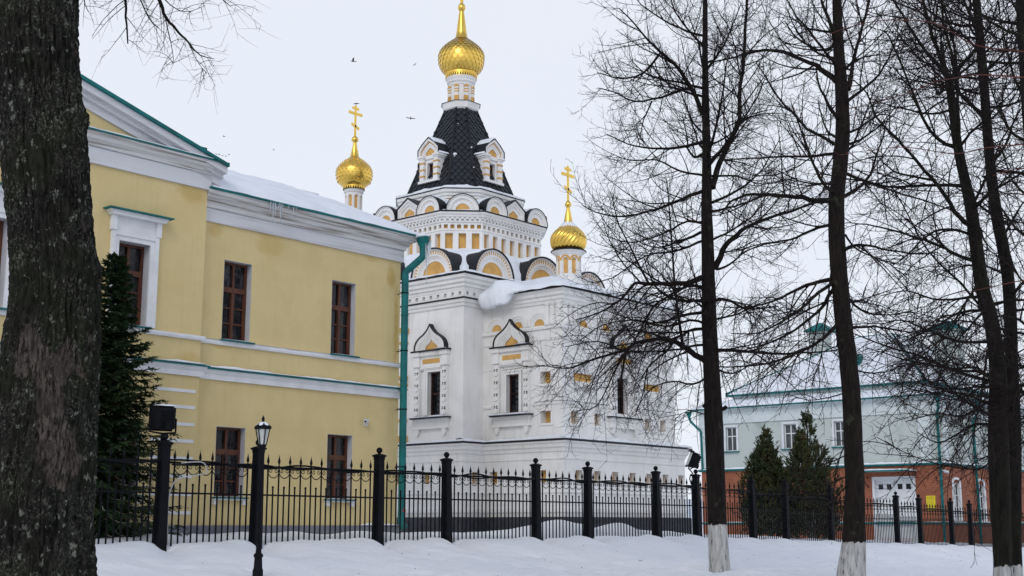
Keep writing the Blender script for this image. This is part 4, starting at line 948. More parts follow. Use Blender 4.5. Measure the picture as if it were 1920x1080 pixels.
cross(11.2, 12.5, tx, ty_, .036).build('cross', MT['gold'], to)
s = MB(); s.lathe([(.40, 10.14), (.34, 10.24), (.24, 10.36), (.17, 10.44)], tx, ty_, 24, lambda r, z, a: r + .015 + .03 * nz(math.cos(a) * 2, math.sin(a) * 2, z * 5)); s.build('dome_snow', MT['roofsnow'], to, True)
# rear bell turret with studded dome
bx, by = 34.3, 38.45
b = MB(); b.box(bx - 1.0, bx + 1.0, by - 2.2, by + 1.0, -.6, 11.3); b.box(bx - 1.12, bx + 1.12, by - 2.2, by + 1.12, 11.0, 11.25); b.build('rear_annex', MT['white'], church)
b = MB(); b.add([(bx - 1.15, by - 1.15, 11.3), (bx + 1.15, by - 1.15, 11.3), (bx + 1.15, by + 1.15, 11.3), (bx - 1.15, by + 1.15, 11.3), (bx - .3, by - .3, 12.5), (bx + .3, by - .3, 12.5), (bx + .3, by + .3, 12.5), (bx - .3, by + .3, 12.5)], [(0, 1, 5, 4), (1, 2, 6, 5), (2, 3, 7, 6), (3, 0, 4, 7), (4, 5, 6, 7), (3, 2, 1, 0)]); b.build('annex_roof', MT['roof_dark'], church)
to = turret(bx, by, 12.2, 13.52, .36, .42, False)
pr3 = onion(.46, 13.72, .735, 14.28, .20, 14.98)
m = MB(); m.lathe([(.3, 13.6)] + pr3, bx, by, 48); st_ = m
for r_ in range(1, 11):
    i_ = 2 + r_ * 3; r, z = pr3[min(i_, len(pr3) - 2)]; r1, z1_ = pr3[min(i_ + 1, len(pr3) - 1)]; tn = Vector((r1 - r, z1_ - z)).normalized(); nv = Vector((tn.y, -tn.x))
    n = max(8, int(26 * r / .735))
    for k in range(n):
        a = 2 * PI * (k + (.5 if r_ % 2 else 0)) / n; w_ = .032
        def pt(dr, dz, da): return (bx + (r + dr) * math.cos(a + da / r), by + (r + dr) * math.sin(a + da / r), z + dz)
        st_.add([pt(tn.x * w_, tn.y * w_, 0), pt(0, 0, w_), pt(-tn.x * w_, -tn.y * w_, 0), pt(0, 0, -w_), pt(nv.x * .06, nv.y * .06, 0)], [(0, 1, 4), (1, 2, 4), (2, 3, 4), (3, 0, 4)])
m.build('onion_dome', MT['gold'], to, True, angle=28)
lace(bx, by, .43, 13.56, 13.74, 28).build('lace_ring', MT['gold'], to)
m = MB(); m.lathe([(.22, 14.94), (.185, 15.0), (.07, 15.58), (.08, 15.62), (.145, 15.69), (.15, 15.76), (.10, 15.84), (.05, 15.88)], bx, by, 20); m.build('finial', MT['gold'], to, True, angle=40)
cross(15.85, 17.22, bx, by, .04).build('cross', MT['gold'], to)
lg = MB(); 
snow_strip(lg, [(CB[0][0] - .18, YB, 2.645), (CB[1][0] - .18, CB[1][1] - .18, 2.645), (CB[2][0] - .18, CB[2][1] - .18, 2.645), (CB[3][0] - .18, CB[3][1] - .18, 2.645), (CB[4][0] + .18, CB[4][1] - .18, 2.645), (CB[5][0] + .18, CB[5][1] - .18, 2.645)], .38, .15, 4)
snow_strip(lg, [(AX0 - .04, 26.2, 3.86), (AX0 - .04, AY - .04, 3.86), (33.6, AY - .04, 3.86)], .05, .04, 9); snow_strip(lg, [(35.5, AY - .04, 3.86), (AX1, AY - .04, 3.86)], .05, .04, 10)
lg.build('ledge_snow', MT['roofsnow'], church, True)
#PART4
# ------------------------------------------------------------------ green and brick house beyond the fence
GX, GY, GL, GR = 60.24, 25.21, 38.6, 72.5
GZ = -1.05
villa = thing('brick_house', ((GX + GR) / 2, (GY + GL) / 2, GZ), 'two storey house with orange brick ground floor, pale green upper floor and snowy hipped roof', 'house')
DOOR = (26.42, 28.66, -.78, 2.36, .18)
GW = [(36.32, 36.98, 3.93, 5.22, .14), (32.72, 33.46, 3.93, 5.22, .14), (29.95, 30.58, 3.93, 5.22, .14)]
AW = [(61.75, 62.62, .20, 2.05, .16), (64.85, 65.78, .20, 2.05, .16)]
b = MB(TY(GX)); b.facade(GY, GL, GZ - .3, 2.95, [DOOR], .18); b.T = TX(GY); b.facade(GX, GR, GZ - .3, 2.95, AW)
b.T = None; b.quad((GR, GY, GZ), (GR, GL, GZ), (GR, GL, 2.95), (GR, GY, 2.95)); b.quad((GX, GL, GZ), (GR, GL, GZ), (GR, GL, 2.95), (GX, GL, 2.95))
b.build('brick_wall', MT['brick'], villa, fix=False)
b = MB(TY(GX)); b.facade(GY, GL, 2.94, 5.5, GW); b.T = TX(GY); b.facade(GX, GR, 2.94, 5.5, [])
b.T = None; b.quad((GR, GY, 2.94), (GR, GL, 2.94), (GR, GL, 5.5), (GR, GY, 5.5)); b.quad((GX, GL, 2.94), (GR, GL, 2.94), (GR, GL, 5.5), (GX, GL, 5.5))
b.build('upper_wall', MT['green'], villa, fix=False)
VO = [(GX, GL), (GX, GY), (GR, GY), (GR, GL)]
fz = sweep_part('frieze', MT['greenwhite'], villa, VO, [(-.05, 5.42), (.07, 5.42), (.07, 6.0), (.14, 6.03), (.15, 6.14), (.40, 6.16), (.40, 6.20), (-.05, 6.22)], True)
sweep_part('gutter_edge', MT['teal'], fz, VO, [(.0, 6.20), (.44, 6.19), (.45, 6.22), (.44, 6.26), (0, 6.27)], True)
bl = sweep_part('belt_course', MT['teal'], villa, VO, [(-.03, 2.86), (.08, 2.86), (.17, 2.90), (.17, 2.95), (-.03, 3.06)], True)
lg = MB(); snow_strip(lg, [(GX - .14, GL, 2.97), (GX - .14, GY - .14, 2.97), (GR, GY - .14, 2.97)], .14, .16, 6, False, .25); lg.build('ledge_snow', MT['roofsnow'], villa, True)
m = MB(); m.sweep(VO, [(-.02, .06), (.07, .06), (.07, .13), (-.02, .17)], True); m.build('ledge', MT['teal'], villa)
lg = MB(); snow_strip(lg, [(GX - .06, GL, .15), (GX - .06, 28.8, .15)], .06, .05, 7, False, .3); snow_strip(lg, [(GX - .06, 26.3, .15), (GX - .06, GY - .06, .15), (GR, GY - .06, .15)], .06, .05, 7, False, .3); lg.build('ledge_snow', MT['roofsnow'], villa, True)
for T, u0, u1 in ((TY(GX), 25.50, 26.08), (TY(GX), 38.0, 38.58), (TX(GY), 60.8, 61.4)):
    m = MB(T); m.box(u0, u1, -.02, .10, 3.06, 5.42); m.box(u0 - .06, u1 + .06, -.02, .14, 5.22, 5.42); m.build('pilaster', MT['greenwhite'], villa)
for u0, u1, z0, z1, d in GW:
    T = TY(GX); f = MB(T); W = .05
    e = .11; f.ring([(u0 - e, z0), (u0 - e, z1 + e), (u1 + e, z1 + e), (u1 + e, z0)], [(u0, z0), (u0, z1), (u1, z1), (u1, z0)], -.01, .05)
    for a, c in ((u0, u0 + W), (u1 - W, u1), ((u0 + u1) / 2 - .025, (u0 + u1) / 2 + .025)): f.box(a, c, -d, -d + .05, z0, z1)
    for zz in (z0, z0 + (z1 - z0) * .60, z1 - W): f.box(u0 + W, u1 - W, -d, -d + .045, zz, zz + W)
    wo = f.build('window', MT['door_white'], villa)
    p = MB(T); p.quad((u0, -d + .01, z0), (u1, -d + .01, z0), (u1, -d + .01, z1), (u0, -d + .01, z1)); p.build('pane', MT['glass_pale'], wo)
    s = MB(T); s.prism([(u0 - .15, z0 - .005), (u1 + .15, z0 - .005), (u1 + .15, z0 - .07), (u0 - .15, z0 - .07)], -.1, .12); s.build('sill', MT['teal'], wo)
for u0, u1, z0, z1, d in AW:
    T = TX(GY); f = MB(T); W = .06; uc = (u0 + u1) / 2; rr = (u1 - u0) / 2
    A = [(u0 - .1, z0)] + arc(rr + .1, 14, uc, z1 - .02, sz=.55) + [(u1 + .1, z0)]; B = [(u0 + W, z0)] + arc(rr - W, 14, uc, z1 - .02, sz=.5) + [(u1 - W, z0)]
    f.ring(A, B, -.12, .04)
    f.box(uc - .03, uc + .03, -d, -.05, z0, z1); 
    for zz in (z0, z0 + .62, z0 + 1.22, z1 - .05): f.box(u0, u1, -d, -.06, zz, zz + .05)
    wo = f.build('arched_window', MT['door_white'], villa)
    p = MB(T); p.quad((u0, -d + .01, z0), (u1, -d + .01, z0), (u1, -d + .01, z1 + .02), (u0, -d + .01, z1 + .02)); p.build('pane', MT['glass_pale'], wo)
    p = MB(T); p.prism(arc(rr, 14, uc, z1 - .02, sz=.53), -.1, -.09); p.build('fanlight', MT['glass_pale'], wo)
    s = MB(T); s.box(u0 - .16, u1 + .16, -.1, .15, z0 - .08, z0 - .004); s.build('sill', MT['greenwhite'], wo)
T = TY(GX); u0, u1, z0, z1, d = DOOR; um = (u0 + u1) / 2
f = MB(T); f.ring([(u0, z0), (u0, z1), (u1, z1), (u1, z0)], [(u0 + .13, z0), (u0 + .13, z1 - .13), (u1 - .13, z1 - .13), (u1 - .13, z0)], -d, .03)
for a, c in ((u0 + .13, um - .01), (um + .01, u1 - .13)):
    f.box(a, c, -d, -.10, z0, z1 - .13)
    for zz0, zz1 in ((z0 + .15, z0 + 1.0), (z0 + 1.15, z0 + 2.15)): f.ring([(a + .12, zz0), (a + .12, zz1), (c - .12, zz1), (c - .12, zz0), (a + .12, zz0)], [(a + .17, zz0 + .05), (a + .17, zz1 - .05), (c - .17, zz1 - .05), (c - .17, zz0 + .05), (a + .17, zz0 + .05)], -.105, -.07)
do = f.build('door', MT['door_white'], villa)
p = MB(T)
for a, c in ((u0 + .13, um - .01), (um + .01, u1 - .13)):
    w2 = (c - a) / 2
    for k in (0, 1): p.box(a + .16 + k * (w2 - .06), a + .16 + k * (w2 - .06) + .24, -.11, -.094, z1 - .62, z1 - .36)
p.build('pane', MT['glass'], do)
p = MB(T); p.tube([(um + .08, -.09, z0 + 1.08), (um + .08, -.03, z0 + 1.08), (um + .2, -.03, z0 + 1.08)], .015, 6); p.build('handle', MT['iron'], do)
p = MB(T); p.prism([(26.30, 2.60), (29.0, 2.60), (29.0, 2.64), (26.30, 2.64)], 0, .95); cn = p.build('canopy', MT['greenwhite'], villa)
p = MB(T); snow_strip(p, [(28.98, .93, 2.645), (26.32, .93, 2.645)], .9, .10, 4, False, .25); p.build('canopy_snow', MT['roofsnow'], cn, True)
p = MB(T); p.box(26.28, 29.02, .93, .965, 2.57, 2.642)
p.build('canopy_edge', MT['teal'], cn)
for u in (26.42, 28.85):
    p = MB(T); p.tube([(u, 0, 1.85), (u, .30, 2.0), (u, .62, 2.30), (u, .85, 2.59)], .022, 6); p.tube([(u, .05, 2.57), (u, .85, 2.57)], .02, 6); p.tube([(u, .12 + .09 * math.cos(a), 2.35 + .09 * math.sin(a)) for a in (k * .7 for k in range(10))], .012, 5); p.build('canopy_bracket', MT['iron'], cn)
# roofs
def hip(x0, x1, y0, y1, z0, px0, px1, py0, py1, z1, fn, th=.16, n=44, patch=False):
    s = MB(); k = n
    def P(a, c, t): return (a[0] + (c[0] - a[0]) * t, a[1] + (c[1] - a[1]) * t)
    co_ = [(x0, y0), (x1, y0), (x1, y1), (x0, y1)]; pe = [(px0, py0), (px1, py0), (px1, py1), (px0, py1)]
    for e in range(4):
        A, B, A2, B2 = co_[e], co_[(e + 1) % 4], pe[e], pe[(e + 1) % 4]
        def gfn(i, j):
            t = j / 20; a = P(A, A2, t); c = P(B, B2, t); q = P(a, c, i / k); n_ = nz(q[0] * .7, q[1] * .7, 5)
            return (q[0], q[1], z0 + (z1 - z0) * t + fn * sstep(-.03, .12, t) * (1 + .35 * n_) - (.28 * sstep(.40, .55, nz(q[0] * .55 + 4, q[1] * .30, 11)) if patch else 0))
        s.grid(k + 1, 21, gfn)
    s.quad(*[(p[0], p[1], z1 + fn) for p in pe]); return s
lr = hip(GX - .43, GR + .43, GY - .43, GL + .43, 6.26, GX + 1.0, GR - 1.0, GY + 1.0, GL - 1.5, 6.72, .11); lr.build('lower_roof_snow', MT['roofsnow'], villa, True, fix=False)
AT = [(GX + 1.0, GL - 1.5), (GX + 1.0, GY + 1.0), (GR - 1, GY + 1.0), (GR - 1, GL - 1.5)]
m = MB(); m.sweep(AT, [(-.3, 6.4), (0, 6.4), (0, 6.98), (-.3, 6.98)], True); at_ = m.build('attic_wall', MT['greenwhite'], villa)
sweep_part('gutter_edge', MT['teal'], at_, AT, [(-.2, 6.98), (.28, 6.97), (.30, 7.0), (.28, 7.05), (-.2, 7.06)], True)
rf = hip(GX + .72, GR - .72, GY + .72, GL - 1.22, 7.03, 65.6, 68.0, 29.6, 31.6, 10.15, 0.0); ro = rf.build('roof', MT['teal'], villa, False, fix=False)
rf = hip(GX + .74, GR - .74, GY + .74, GL - 1.24, 7.05, 65.6, 68.0, 29.6, 31.6, 10.17, .10, patch=True); rf.build('roof_snow', MT['roofsnow'], ro, True, fix=False)
m = MB()
for p_, q_ in (((GX + .72, GY + .72), (65.6, 29.6)), ((GX + .72, GL - 1.22), (65.6, 31.6)), ((GR - .72, GY + .72), (68.0, 29.6))): m.tube([(p_[0] + (q_[0] - p_[0]) * t, p_[1] + (q_[1] - p_[1]) * t, 7.10 + 3.12 * t + .03 * nz(t * 9, p_[1])) for t in (k / 14 for k in range(15))], .075, 6)
m.tube([(65.6, 31.6, 10.22), (65.6, 29.6, 10.22), (68, 29.6, 10.22)], .075, 6); m.build('hip_flashing', MT['teal'], ro)
for (x, y, a, c, z0, z1) in ((65.6, 33.85, .42, .42, 8.3, 10.75), (65.5, 26.5, .45, .66, 7.6, 10.1)):
    m = MB(); m.box(x - a, x + a, y - c, y + c, z0, z1 - .15); m.box(x - a - .07, x + a + .07, y - c - .07, y + c + .07, z1 - .15, z1); m.box(x - a - .05, x + a + .05, y - c - .05, y + c + .05, z0 + .9, z0 + .98); ch = m.build('chimney', MT['green'], ro)
    m = MB(); m.add([(x - a - .30, y - c - .30, z1), (x + a + .30, y - c - .30, z1), (x + a + .30, y + c + .30, z1), (x - a - .30, y + c + .30, z1), (x - a - .30, y - c - .30, z1 + .06), (x + a + .30, y - c - .30, z1 + .06), (x + a + .30, y + c + .30, z1 + .06), (x - a - .30, y + c + .30, z1 + .06), (x - .1, y - .12, z1 + .52), (x + .1, y - .12, z1 + .52), (x + .1, y + .12, z1 + .52), (x - .1, y + .12, z1 + .52)],
        [(0, 3, 2, 1), (0, 1, 5, 4), (1, 2, 6, 5), (2, 3, 7, 6), (3, 0, 4, 7), (4, 5, 9, 8), (5, 6, 10, 9), (6, 7, 11, 10), (7, 4, 8, 11), (8, 9, 10, 11)]); m.build('chimney_cap', MT['teal'], ch)
T = TY(62.75); m = MB(T); m.ring([(30.2, 8.2)] + arc(.52, 12, 30.72, 8.5) + [(31.24, 8.2)], [(30.32, 8.2)] + arc(.40, 12, 30.72, 8.5) + [(31.12, 8.2)], -1.6, .06); m.box(30.18, 31.26, -.3, .08, 8.14, 8.22); dm = m.build('dormer', MT['teal'], ro)
m = MB(T); m.prism([(30.32, 8.22)] + arc(.40, 12, 30.72, 8.5) + [(31.12, 8.22)], -.1, -.06); m.build('pane', MT['wood'], dm)
m = MB(T); m.tube([(30.35, -.04, 8.26), (31.0, -.04, 8.82)], .022, 5); m.ring(arc(.41, 12, 30.72, 8.5), arc(.36, 12, 30.72, 8.5), -.06, -.03); m.build('dormer_frame', MT['door_white'], dm)
def vpipe(pts, name='downpipe'):
    m = MB(); m.tube(pts, .07, 10); m.lathe([(.07, pts[0][2] - .02), (.15, pts[0][2] + .18), (.16, pts[0][2] + .30), (.1, pts[0][2] + .30)], pts[0][0], pts[0][1], 14); o = m.build(name, MT['teal'], villa, True, angle=45)
vpipe([(59.82, 39.05, 5.86), (59.9, 39.0, 5.62), (60.13, 38.5, 5.05), (60.13, 38.45, 2.98)])
vpipe([(59.84, 24.9, 5.92), (59.84, 24.9, 5.6), (60.1, 25.08, 5.2), (60.08, 25.06, -.95)])
vpipe([(64.5, 24.78, 5.92), (64.5, 24.78, 5.6), (64.52, 25.08, 5.2), (64.52, 25.04, -.95)])
nb = thing('notice_board', (GX, 25.7, .6), 'small yellow notice board screwed to the orange brick wall right of the white doors', 'sign')
m = MB(T=TY(GX)); m.box(25.47, 25.92, .0, .03, .72, 1.40); m.build('board', MT['sign_yellow'], nb)
m = MB(T=TY(GX))
for k in range(9):
    z = 1.34 - k * .065; x = 25.89
    while x > 25.54:
        l = U(.02, .06); m.box(max(25.51, x - l), x, .028, .0325, z - (.014 if k else .024), z); x -= l + .015
m.build('lettering', MT['signink'], nb)
wl = thing('wall_lamp', (GX, 25.3, 2.5), 'short white tube lamp on the brick house corner just under the teal belt', 'lamp')
m = MB(); m.tube([(GX - .08, 25.14, 2.62), (GX + .25, 24.85, 2.50)], .07, 10); m.tube([(GX - .02, 25.21, 2.56), (GX + .05, 25.02, 2.56)], .03, 6); m.build('lamp_tube', MT['cam_white'], wl)

# ------------------------------------------------------------------ iron fence
f0 = fpt(0, 0); fence = thing('iron_fence', (f0.x, f0.y, -.4), 'black wrought iron fence with square ball topped posts and spear tipped bars standing in snow', 'fence')
fdir = fpt(1, 0) - fpt(0, 0); FROT = math.atan2(fdir.y, fdir.x)
m = MB(); w_ = .082
m.add([(sx * (w_ + (.02 if q == 0 else 0)), sy * (w_ + (.02 if q == 0 else 0)), z) for q, z in ((0, -.6), (1, 1.80)) for sx, sy in ((-1, -1), (1, -1), (1, 1), (-1, 1))], [(0, 1, 5, 4), (1, 2, 6, 5), (2, 3, 7, 6), (3, 0, 4, 7), (4, 5, 6, 7)])
m.box(-.09, .09, -.09, .09, 1.74, 1.80)
pm = m.build('post', MT['iron'], None); pmesh = pm.data; bpy.data.objects.remove(pm)
m = MB(); m.box(-.112, .112, -.112, .112, 1.80, 1.835); m.add([(-.112, -.112, 1.835), (.112, -.112, 1.835), (.112, .112, 1.835), (-.112, .112, 1.835), (-.05, -.05, 1.865), (.05, -.05, 1.865), (.05, .05, 1.865), (-.05, .05, 1.865)], [(0, 1, 5, 4), (1, 2, 6, 5), (2, 3, 7, 6), (3, 0, 4, 7), (4, 5, 6, 7)])
pm = m.build('post_cap', MT['iron'], None); capm = pm.data; bpy.data.objects.remove(pm)
m = MB(); m.lathe([(.03, 1.86), (.03, 1.885)], 0, 0, 10); m.sphere((0, 0, 1.94), .068, 16, 10); pm = m.build('ball_finial', MT['iron'], None, True, angle=40); ballm = pm.data; bpy.data.objects.remove(pm)
m = MB(); m.sphere((0.01, -.01, 1.838), .085, 10, 6, .25); pm = m.build('cap_snow', MT['roofsnow'], None, True); csm = pm.data; bpy.data.objects.remove(pm)
def bay_meshes(Lb):
    cl = Lb - .17; n = int(round(cl / .146)); n -= n % 2; st = cl / n; x0 = .085
    b = MB(); s = MB(); r = MB()
    spears = []
    for i in range(n + 1):
        x = x0 + .03 + (cl - .06) * i / n; edge = i in (0, n)
        top = 1.46 if edge else (1.50 if i % 2 else 1.06); q = .0118
        lean = U(-.004, .004)
        b.add([(x + sx * q + (lean if z > 0 else 0), sy * q, z) for z in (-.25, top) for sx, sy in ((-1, -1), (1, -1), (1, 1), (-1, 1))], [(0, 1, 5, 4), (1, 2, 6, 5), (2, 3, 7, 6), (3, 0, 4, 7), (4, 5, 6, 7)])
        if edge: continue
        if i % 2:
            spears.append(x); b.lathe([(.012, 1.47), (.012, 1.53), (.030, 1.575), (.025, 1.61), (.010, 1.67), (.001, 1.725)], x + lean, 0, 6); b.lathe([(.010, 1.40), (.019, 1.405), (.019, 1.43), (.010, 1.435)], x, 0, 6)
        else: b.sphere((x + lean, 0, 1.07), .024, 8, 6)
    for a, c in zip(spears, spears[1:]):
        um = (a + c) / 2; hw = (c - a) / 2 - .006
        s.tube([(um - hw * math.cos(PI * k / 12), 0, 1.39 - .135 * math.sin(PI * k / 12)) for k in range(13)], .0100, 4)
        for sg in (-1, 1):
            ce = (um + sg * hw * .50, 1.405)
            s.tube([(ce[0] + sg * (.050 * (1 - k / 15)) * math.cos(-k * .58) , 0, ce[1] + (.052 * (1 - k / 15)) * math.sin(-k * .58)) for k in range(13)], .0085, 4)
            s.tube([(um + sg * hw, 0, 1.41), (ce[0] + sg * .05, 0, 1.405)], .0085, 4)
    r1 = MB(); r1.box(.07, Lb - .07, -.019, .019, 1.450, 1.490); r2 = MB(); r2.box(.07, Lb - .07, -.016, .016, .895, .928)
    out = []
    for nm, q in (('bars', b), ('scrollwork', s), ('top_rail', r1), ('middle_rail', r2)):
        o = q.build(nm, MT['iron'], None); out.append((nm, o.data)); bpy.data.objects.remove(o)
    return out
BM = {True: bay_meshes(2.27), False: bay_meshes(3.43)}
for i, a in enumerate(POSTS):
    p = fpt(a, 0, zf(a)) - fence.location
    if a > 11: p.z += .02
    po = put('post', pmesh, fence, p, FROT); po.rotation_euler = (U(-.009, .009), U(-.009, .009), FROT + U(-.03, .03)); cp = put('post_cap', capm, po); put('ball_finial', ballm, po)
    if i % 3 != 1: put('cap_snow', csm, po)
    if i < len(POSTS) - 1:
        Lb = POSTS[i + 1] - a; short = Lb < 2.9; B = BM[short]; k = Lb / (2.27 if short else 3.43)
        zz = (zf(a) + zf(POSTS[i + 1])) / 2
        p2 = Vector((p.x, p.y, zz - fence.location.z)); pa = put('railing_panel', B[0][1], fence, p2, FROT); pa.scale = (k, 1, 1)
        for nm, me in B[1:]: put(nm, me, pa)
def cable(name, fn, a0, a1, r, m_, label, n=None):
    n = n or int((a1 - a0) / .12); c = MB(); c.tube([tuple(fpt(a, *fn(a))) for a in (a0 + (a1 - a0) * i / n for i in range(n + 1))], r, 6)
    return tag(c.build(name, m_, None, True), label, 'cable')
def dw(a, k): return .045 * math.sin(a * 2.2 + k + 1.5 * nz(a * .4, k)) + .03 * nz(a * 1.3, k, 3)
cable('power_cable', lambda a: (.034 + .012 * math.sin(a * 5), zf(a) + 1.475 + dw(a, 0)), -13.5, 10.8, .021, MT['iron'], 'thick black cable winding along the top rail of the nearer iron fence')
cable('power_cable', lambda a: (.040 + .01 * math.sin(a * 4 + 2), zf(a) + 1.47 + .8 * dw(a, 3.4)), -8.3, 39, .017, MT['iron'], 'thinner black cable looping along the iron fence and on past the trees')
gc = MB()
gc.tube([tuple(fpt(-8.40, .10, 1.42)), tuple(fpt(-8.28, .09, 1.28)), tuple(fpt(-8.15, .07, 1.17))], .012, 6)
P_ = [(340, 868), (375, 866), (386, 873), (388, 880), (384, 888), (360, 892), (338, 897), (326, 905), (320, 918), (316, 935), (314.5, 960), (314, 1000), (314, 1022)]
def fenceplane(px, py, s_=.05):
    r = ray(px, py); p0 = fpt(0, s_); n_ = fpt(0, 1) - fpt(0, 0); t = (p0.x * n_.x + p0.y * n_.y) / (r[0] * n_.x + r[1] * n_.y); return (r[0] * t, r[1] * t, r[2] * t)
PW_ = [Vector(fenceplane(*p)) for p in P_]
def smooth(pts, k=4):
    out = []
    for i in range(len(pts) - 1):
        p0, p1, p2, p3 = pts[max(0, i - 1)], pts[i], pts[i + 1], pts[min(len(pts) - 1, i + 2)]
        for j in range(k):
            t = j / k; out.append(.5 * ((2 * p1) + (p2 - p0) * t + (2 * p0 - 5 * p1 + 4 * p2 - p3) * t * t + (3 * p1 - p0 - 3 * p2 + p3) * t ** 3))
    return out + [pts[-1]]
gc.v = []; gc.f = []; gc.mi = []
gc.tube(smooth(PW_), .012, 6); tag(gc.build('conduit', MT['grey_cable'], None, True), 'loose grey cable curling through the fence scrolls beside the post with the floodlight', 'cable')

# ------------------------------------------------------------------ floodlights, lamp, small things
def floodlight(p, aim, tilt, label, arm):
    fl_ = thing('floodlight', tuple(p), label, 'floodlight', 'floodlights on the fence posts')
    ey = Vector(aim).normalized(); ex = Vector((ey.y, -ey.x, 0)); R = Matrix.Rotation(tilt, 3, ex)
    base = Vector(p) + Vector((0, 0, .34)) + ey * .09
    def T(u, n, z): return tuple(base + R @ (ex * u + ey * n + Vector((0, 0, z))))
    def fr_(m, n0, a0, c0, n1, a1, c1): m.add([(sx * a, n, sz * c) for n, a, c in ((n0, a0, c0), (n1, a1, c1)) for sx, sz in ((-1, -1), (1, -1), (1, 1), (-1, 1))], [(0, 3, 2, 1), (4, 5, 6, 7), (0, 1, 5, 4), (1, 2, 6, 5), (2, 3, 7, 6), (3, 0, 4, 7)])
    m = MB(T); fr_(m, -.19, .13, .15, -.16, .17, .19); fr_(m, -.158, .17, .19, .07, .215, .225)
    for k in range(5): m.box(-.15, .15, -.215, -.16, -.14 + k * .065, -.125 + k * .065)
    m.box(-.05, .05, -.24, -.18, -.19, -.08)
    hb = m.build('housing', MT['iron'], fl_)
    m = MB(T); fr_(m, .072, .235, .245, .105, .235, .245); m.box(-.23, .23, .10, .19, .235, .25); m.build('front_frame', MT['iron'], fl_)
    m = MB(T); m.box(-.19, .19, .10, .109, -.2, .2); m.build('lens', MT['lampglass'], fl_)
    m = MB(T); m.tube([(-.25, -.02, 0), (-.26, -.02, -.26), (0, -.02, -.29), (.26, -.02, -.26), (.25, -.02, 0)], .02, 6)
    if arm: m.T = None; m.tube([tuple(base + R @ Vector((0, 0, -.29))), tuple(base + Vector((0, 0, -.40))), tuple(base + fdir * -.14 + Vector((0, 0, -.44))), tuple(base + fdir * -.20 + Vector((0, 0, -.56))), tuple(base + fdir * -.12 + Vector((0, 0, -.72))), tuple(base + Vector((0, 0, -.78)))], .018, 8)
    else: m.tube([(0, -.02, -.29), (0, -.02, -.42)], .03, 8)
    m.build('bracket', MT['iron'], fl_)
    m = MB(T); snow_strip(m, [(-.2, .06, .226), (.2, .06, .226)], -.22, .045, 2, False, .06); m.build('snow_cap', MT['roofsnow'], fl_, True)
pf_ = fpt(-8.47, 0, 1.63); floodlight(pf_, (.15, 1, 0), math.radians(4), 'big black floodlight with snow on top, on the fence post beside the spruce', False)
pf_ = fpt(10.9, 0, 1.60); floodlight(pf_, (-.75, .75, 0), math.radians(22), 'tilted black floodlight on a bent arm, on the fence post near the church corner', True)
lp = ld(-.1940 * 21.3, 21.3); lp.z = wz(lp.x, lp.y)
lamp = thing('street_lamp', tuple(lp), 'slim black lamp post with six sided glass lantern, standing in front of the fence', 'street lamp')
x, y, z = lp; H_ = .982 * 2400
def zl(py): return (985 - py) * 21.3 / 2400 * 1.0
m = MB(); m.lathe([(.085, z - .2), (.085, -.72), (.070, -.68), (.062, -.52), (.078, -.50), (.078, -.47), (.048, -.44), (.042, -.36), (.048, -.34), (.048, -.31), (.037, -.30), (.033, .50), (.038, .51), (.038, .55), (.030, .56), (.026, 1.14), (.036, 1.16), (.036, 1.19), (.026, 1.21), (.026, 1.24), (.05, 1.262)], x, y, 18); m.build('post', MT['iron'], lamp, True, angle=35)
LZ = -.085
m = MB(lambda a, c, d: (a, c, d + LZ)); m.lathe([(.02, 1.335), (.062, 1.35), (.072, 1.385), (.066, 1.40)], x, y, 6)
for k in range(6):
    a = k * PI / 3 + .26; m.tube([(x + .064 * math.cos(a), y + .064 * math.sin(a), 1.39), (x + .118 * math.cos(a), y + .118 * math.sin(a), 1.665)], .009, 5)
m.lathe([(.118, 1.650), (.152, 1.660), (.150, 1.695), (.09, 1.745), (.055, 1.765), (.03, 1.775), (.022, 1.80), (.03, 1.82), (.02, 1.845), (.004, 1.88)], x, y, 6, lambda r, z_, a: r); lo3 = m.build('lantern', MT['iron'], lamp)
m = MB(lambda a, c, d: (a, c, d + LZ)); m.lathe([(.058, 1.392), (.110, 1.66)], x, y, 6); m.build('glass', MT['lampglass'], lo3)
m = MB(lambda a, c, d: (a, c, d + LZ)); m.lathe([(.120, 1.705), (.105, 1.728), (.07, 1.757), (.03, 1.775)], x, y, 12, lambda r, z_, a: r * (1 + .12 * nz(math.cos(a) * 2, math.sin(a) * 2))); m.build('snow_cap', MT['roofsnow'], lo3, True)
gp_ = at(1292, 996, 47); gz_ = wz(gp_.x, gp_.y); gsp = thing('ground_spotlight', (gp_.x, gp_.y, gz_), 'small black spotlight standing on the snow beside the right corner of the church', 'spotlight')
m = MB(); m.box(gp_.x - .09, gp_.x + .09, gp_.y - .06, gp_.y + .06, gz_ + .12, gz_ + .30); m.box(gp_.x - .12, gp_.x + .12, gp_.y - .03, gp_.y + .03, gz_ + .25, gz_ + .34); m.build('lamp_head', MT['iron'], gsp)
m = MB(); m.tube([(gp_.x, gp_.y, gz_ - .1), (gp_.x, gp_.y, gz_ + .13)], .025, 8); m.box(gp_.x - .12, gp_.x + .12, gp_.y - .02, gp_.y + .02, gz_ + .02, gz_ + .06); m.build('stand', MT['iron'], gsp)
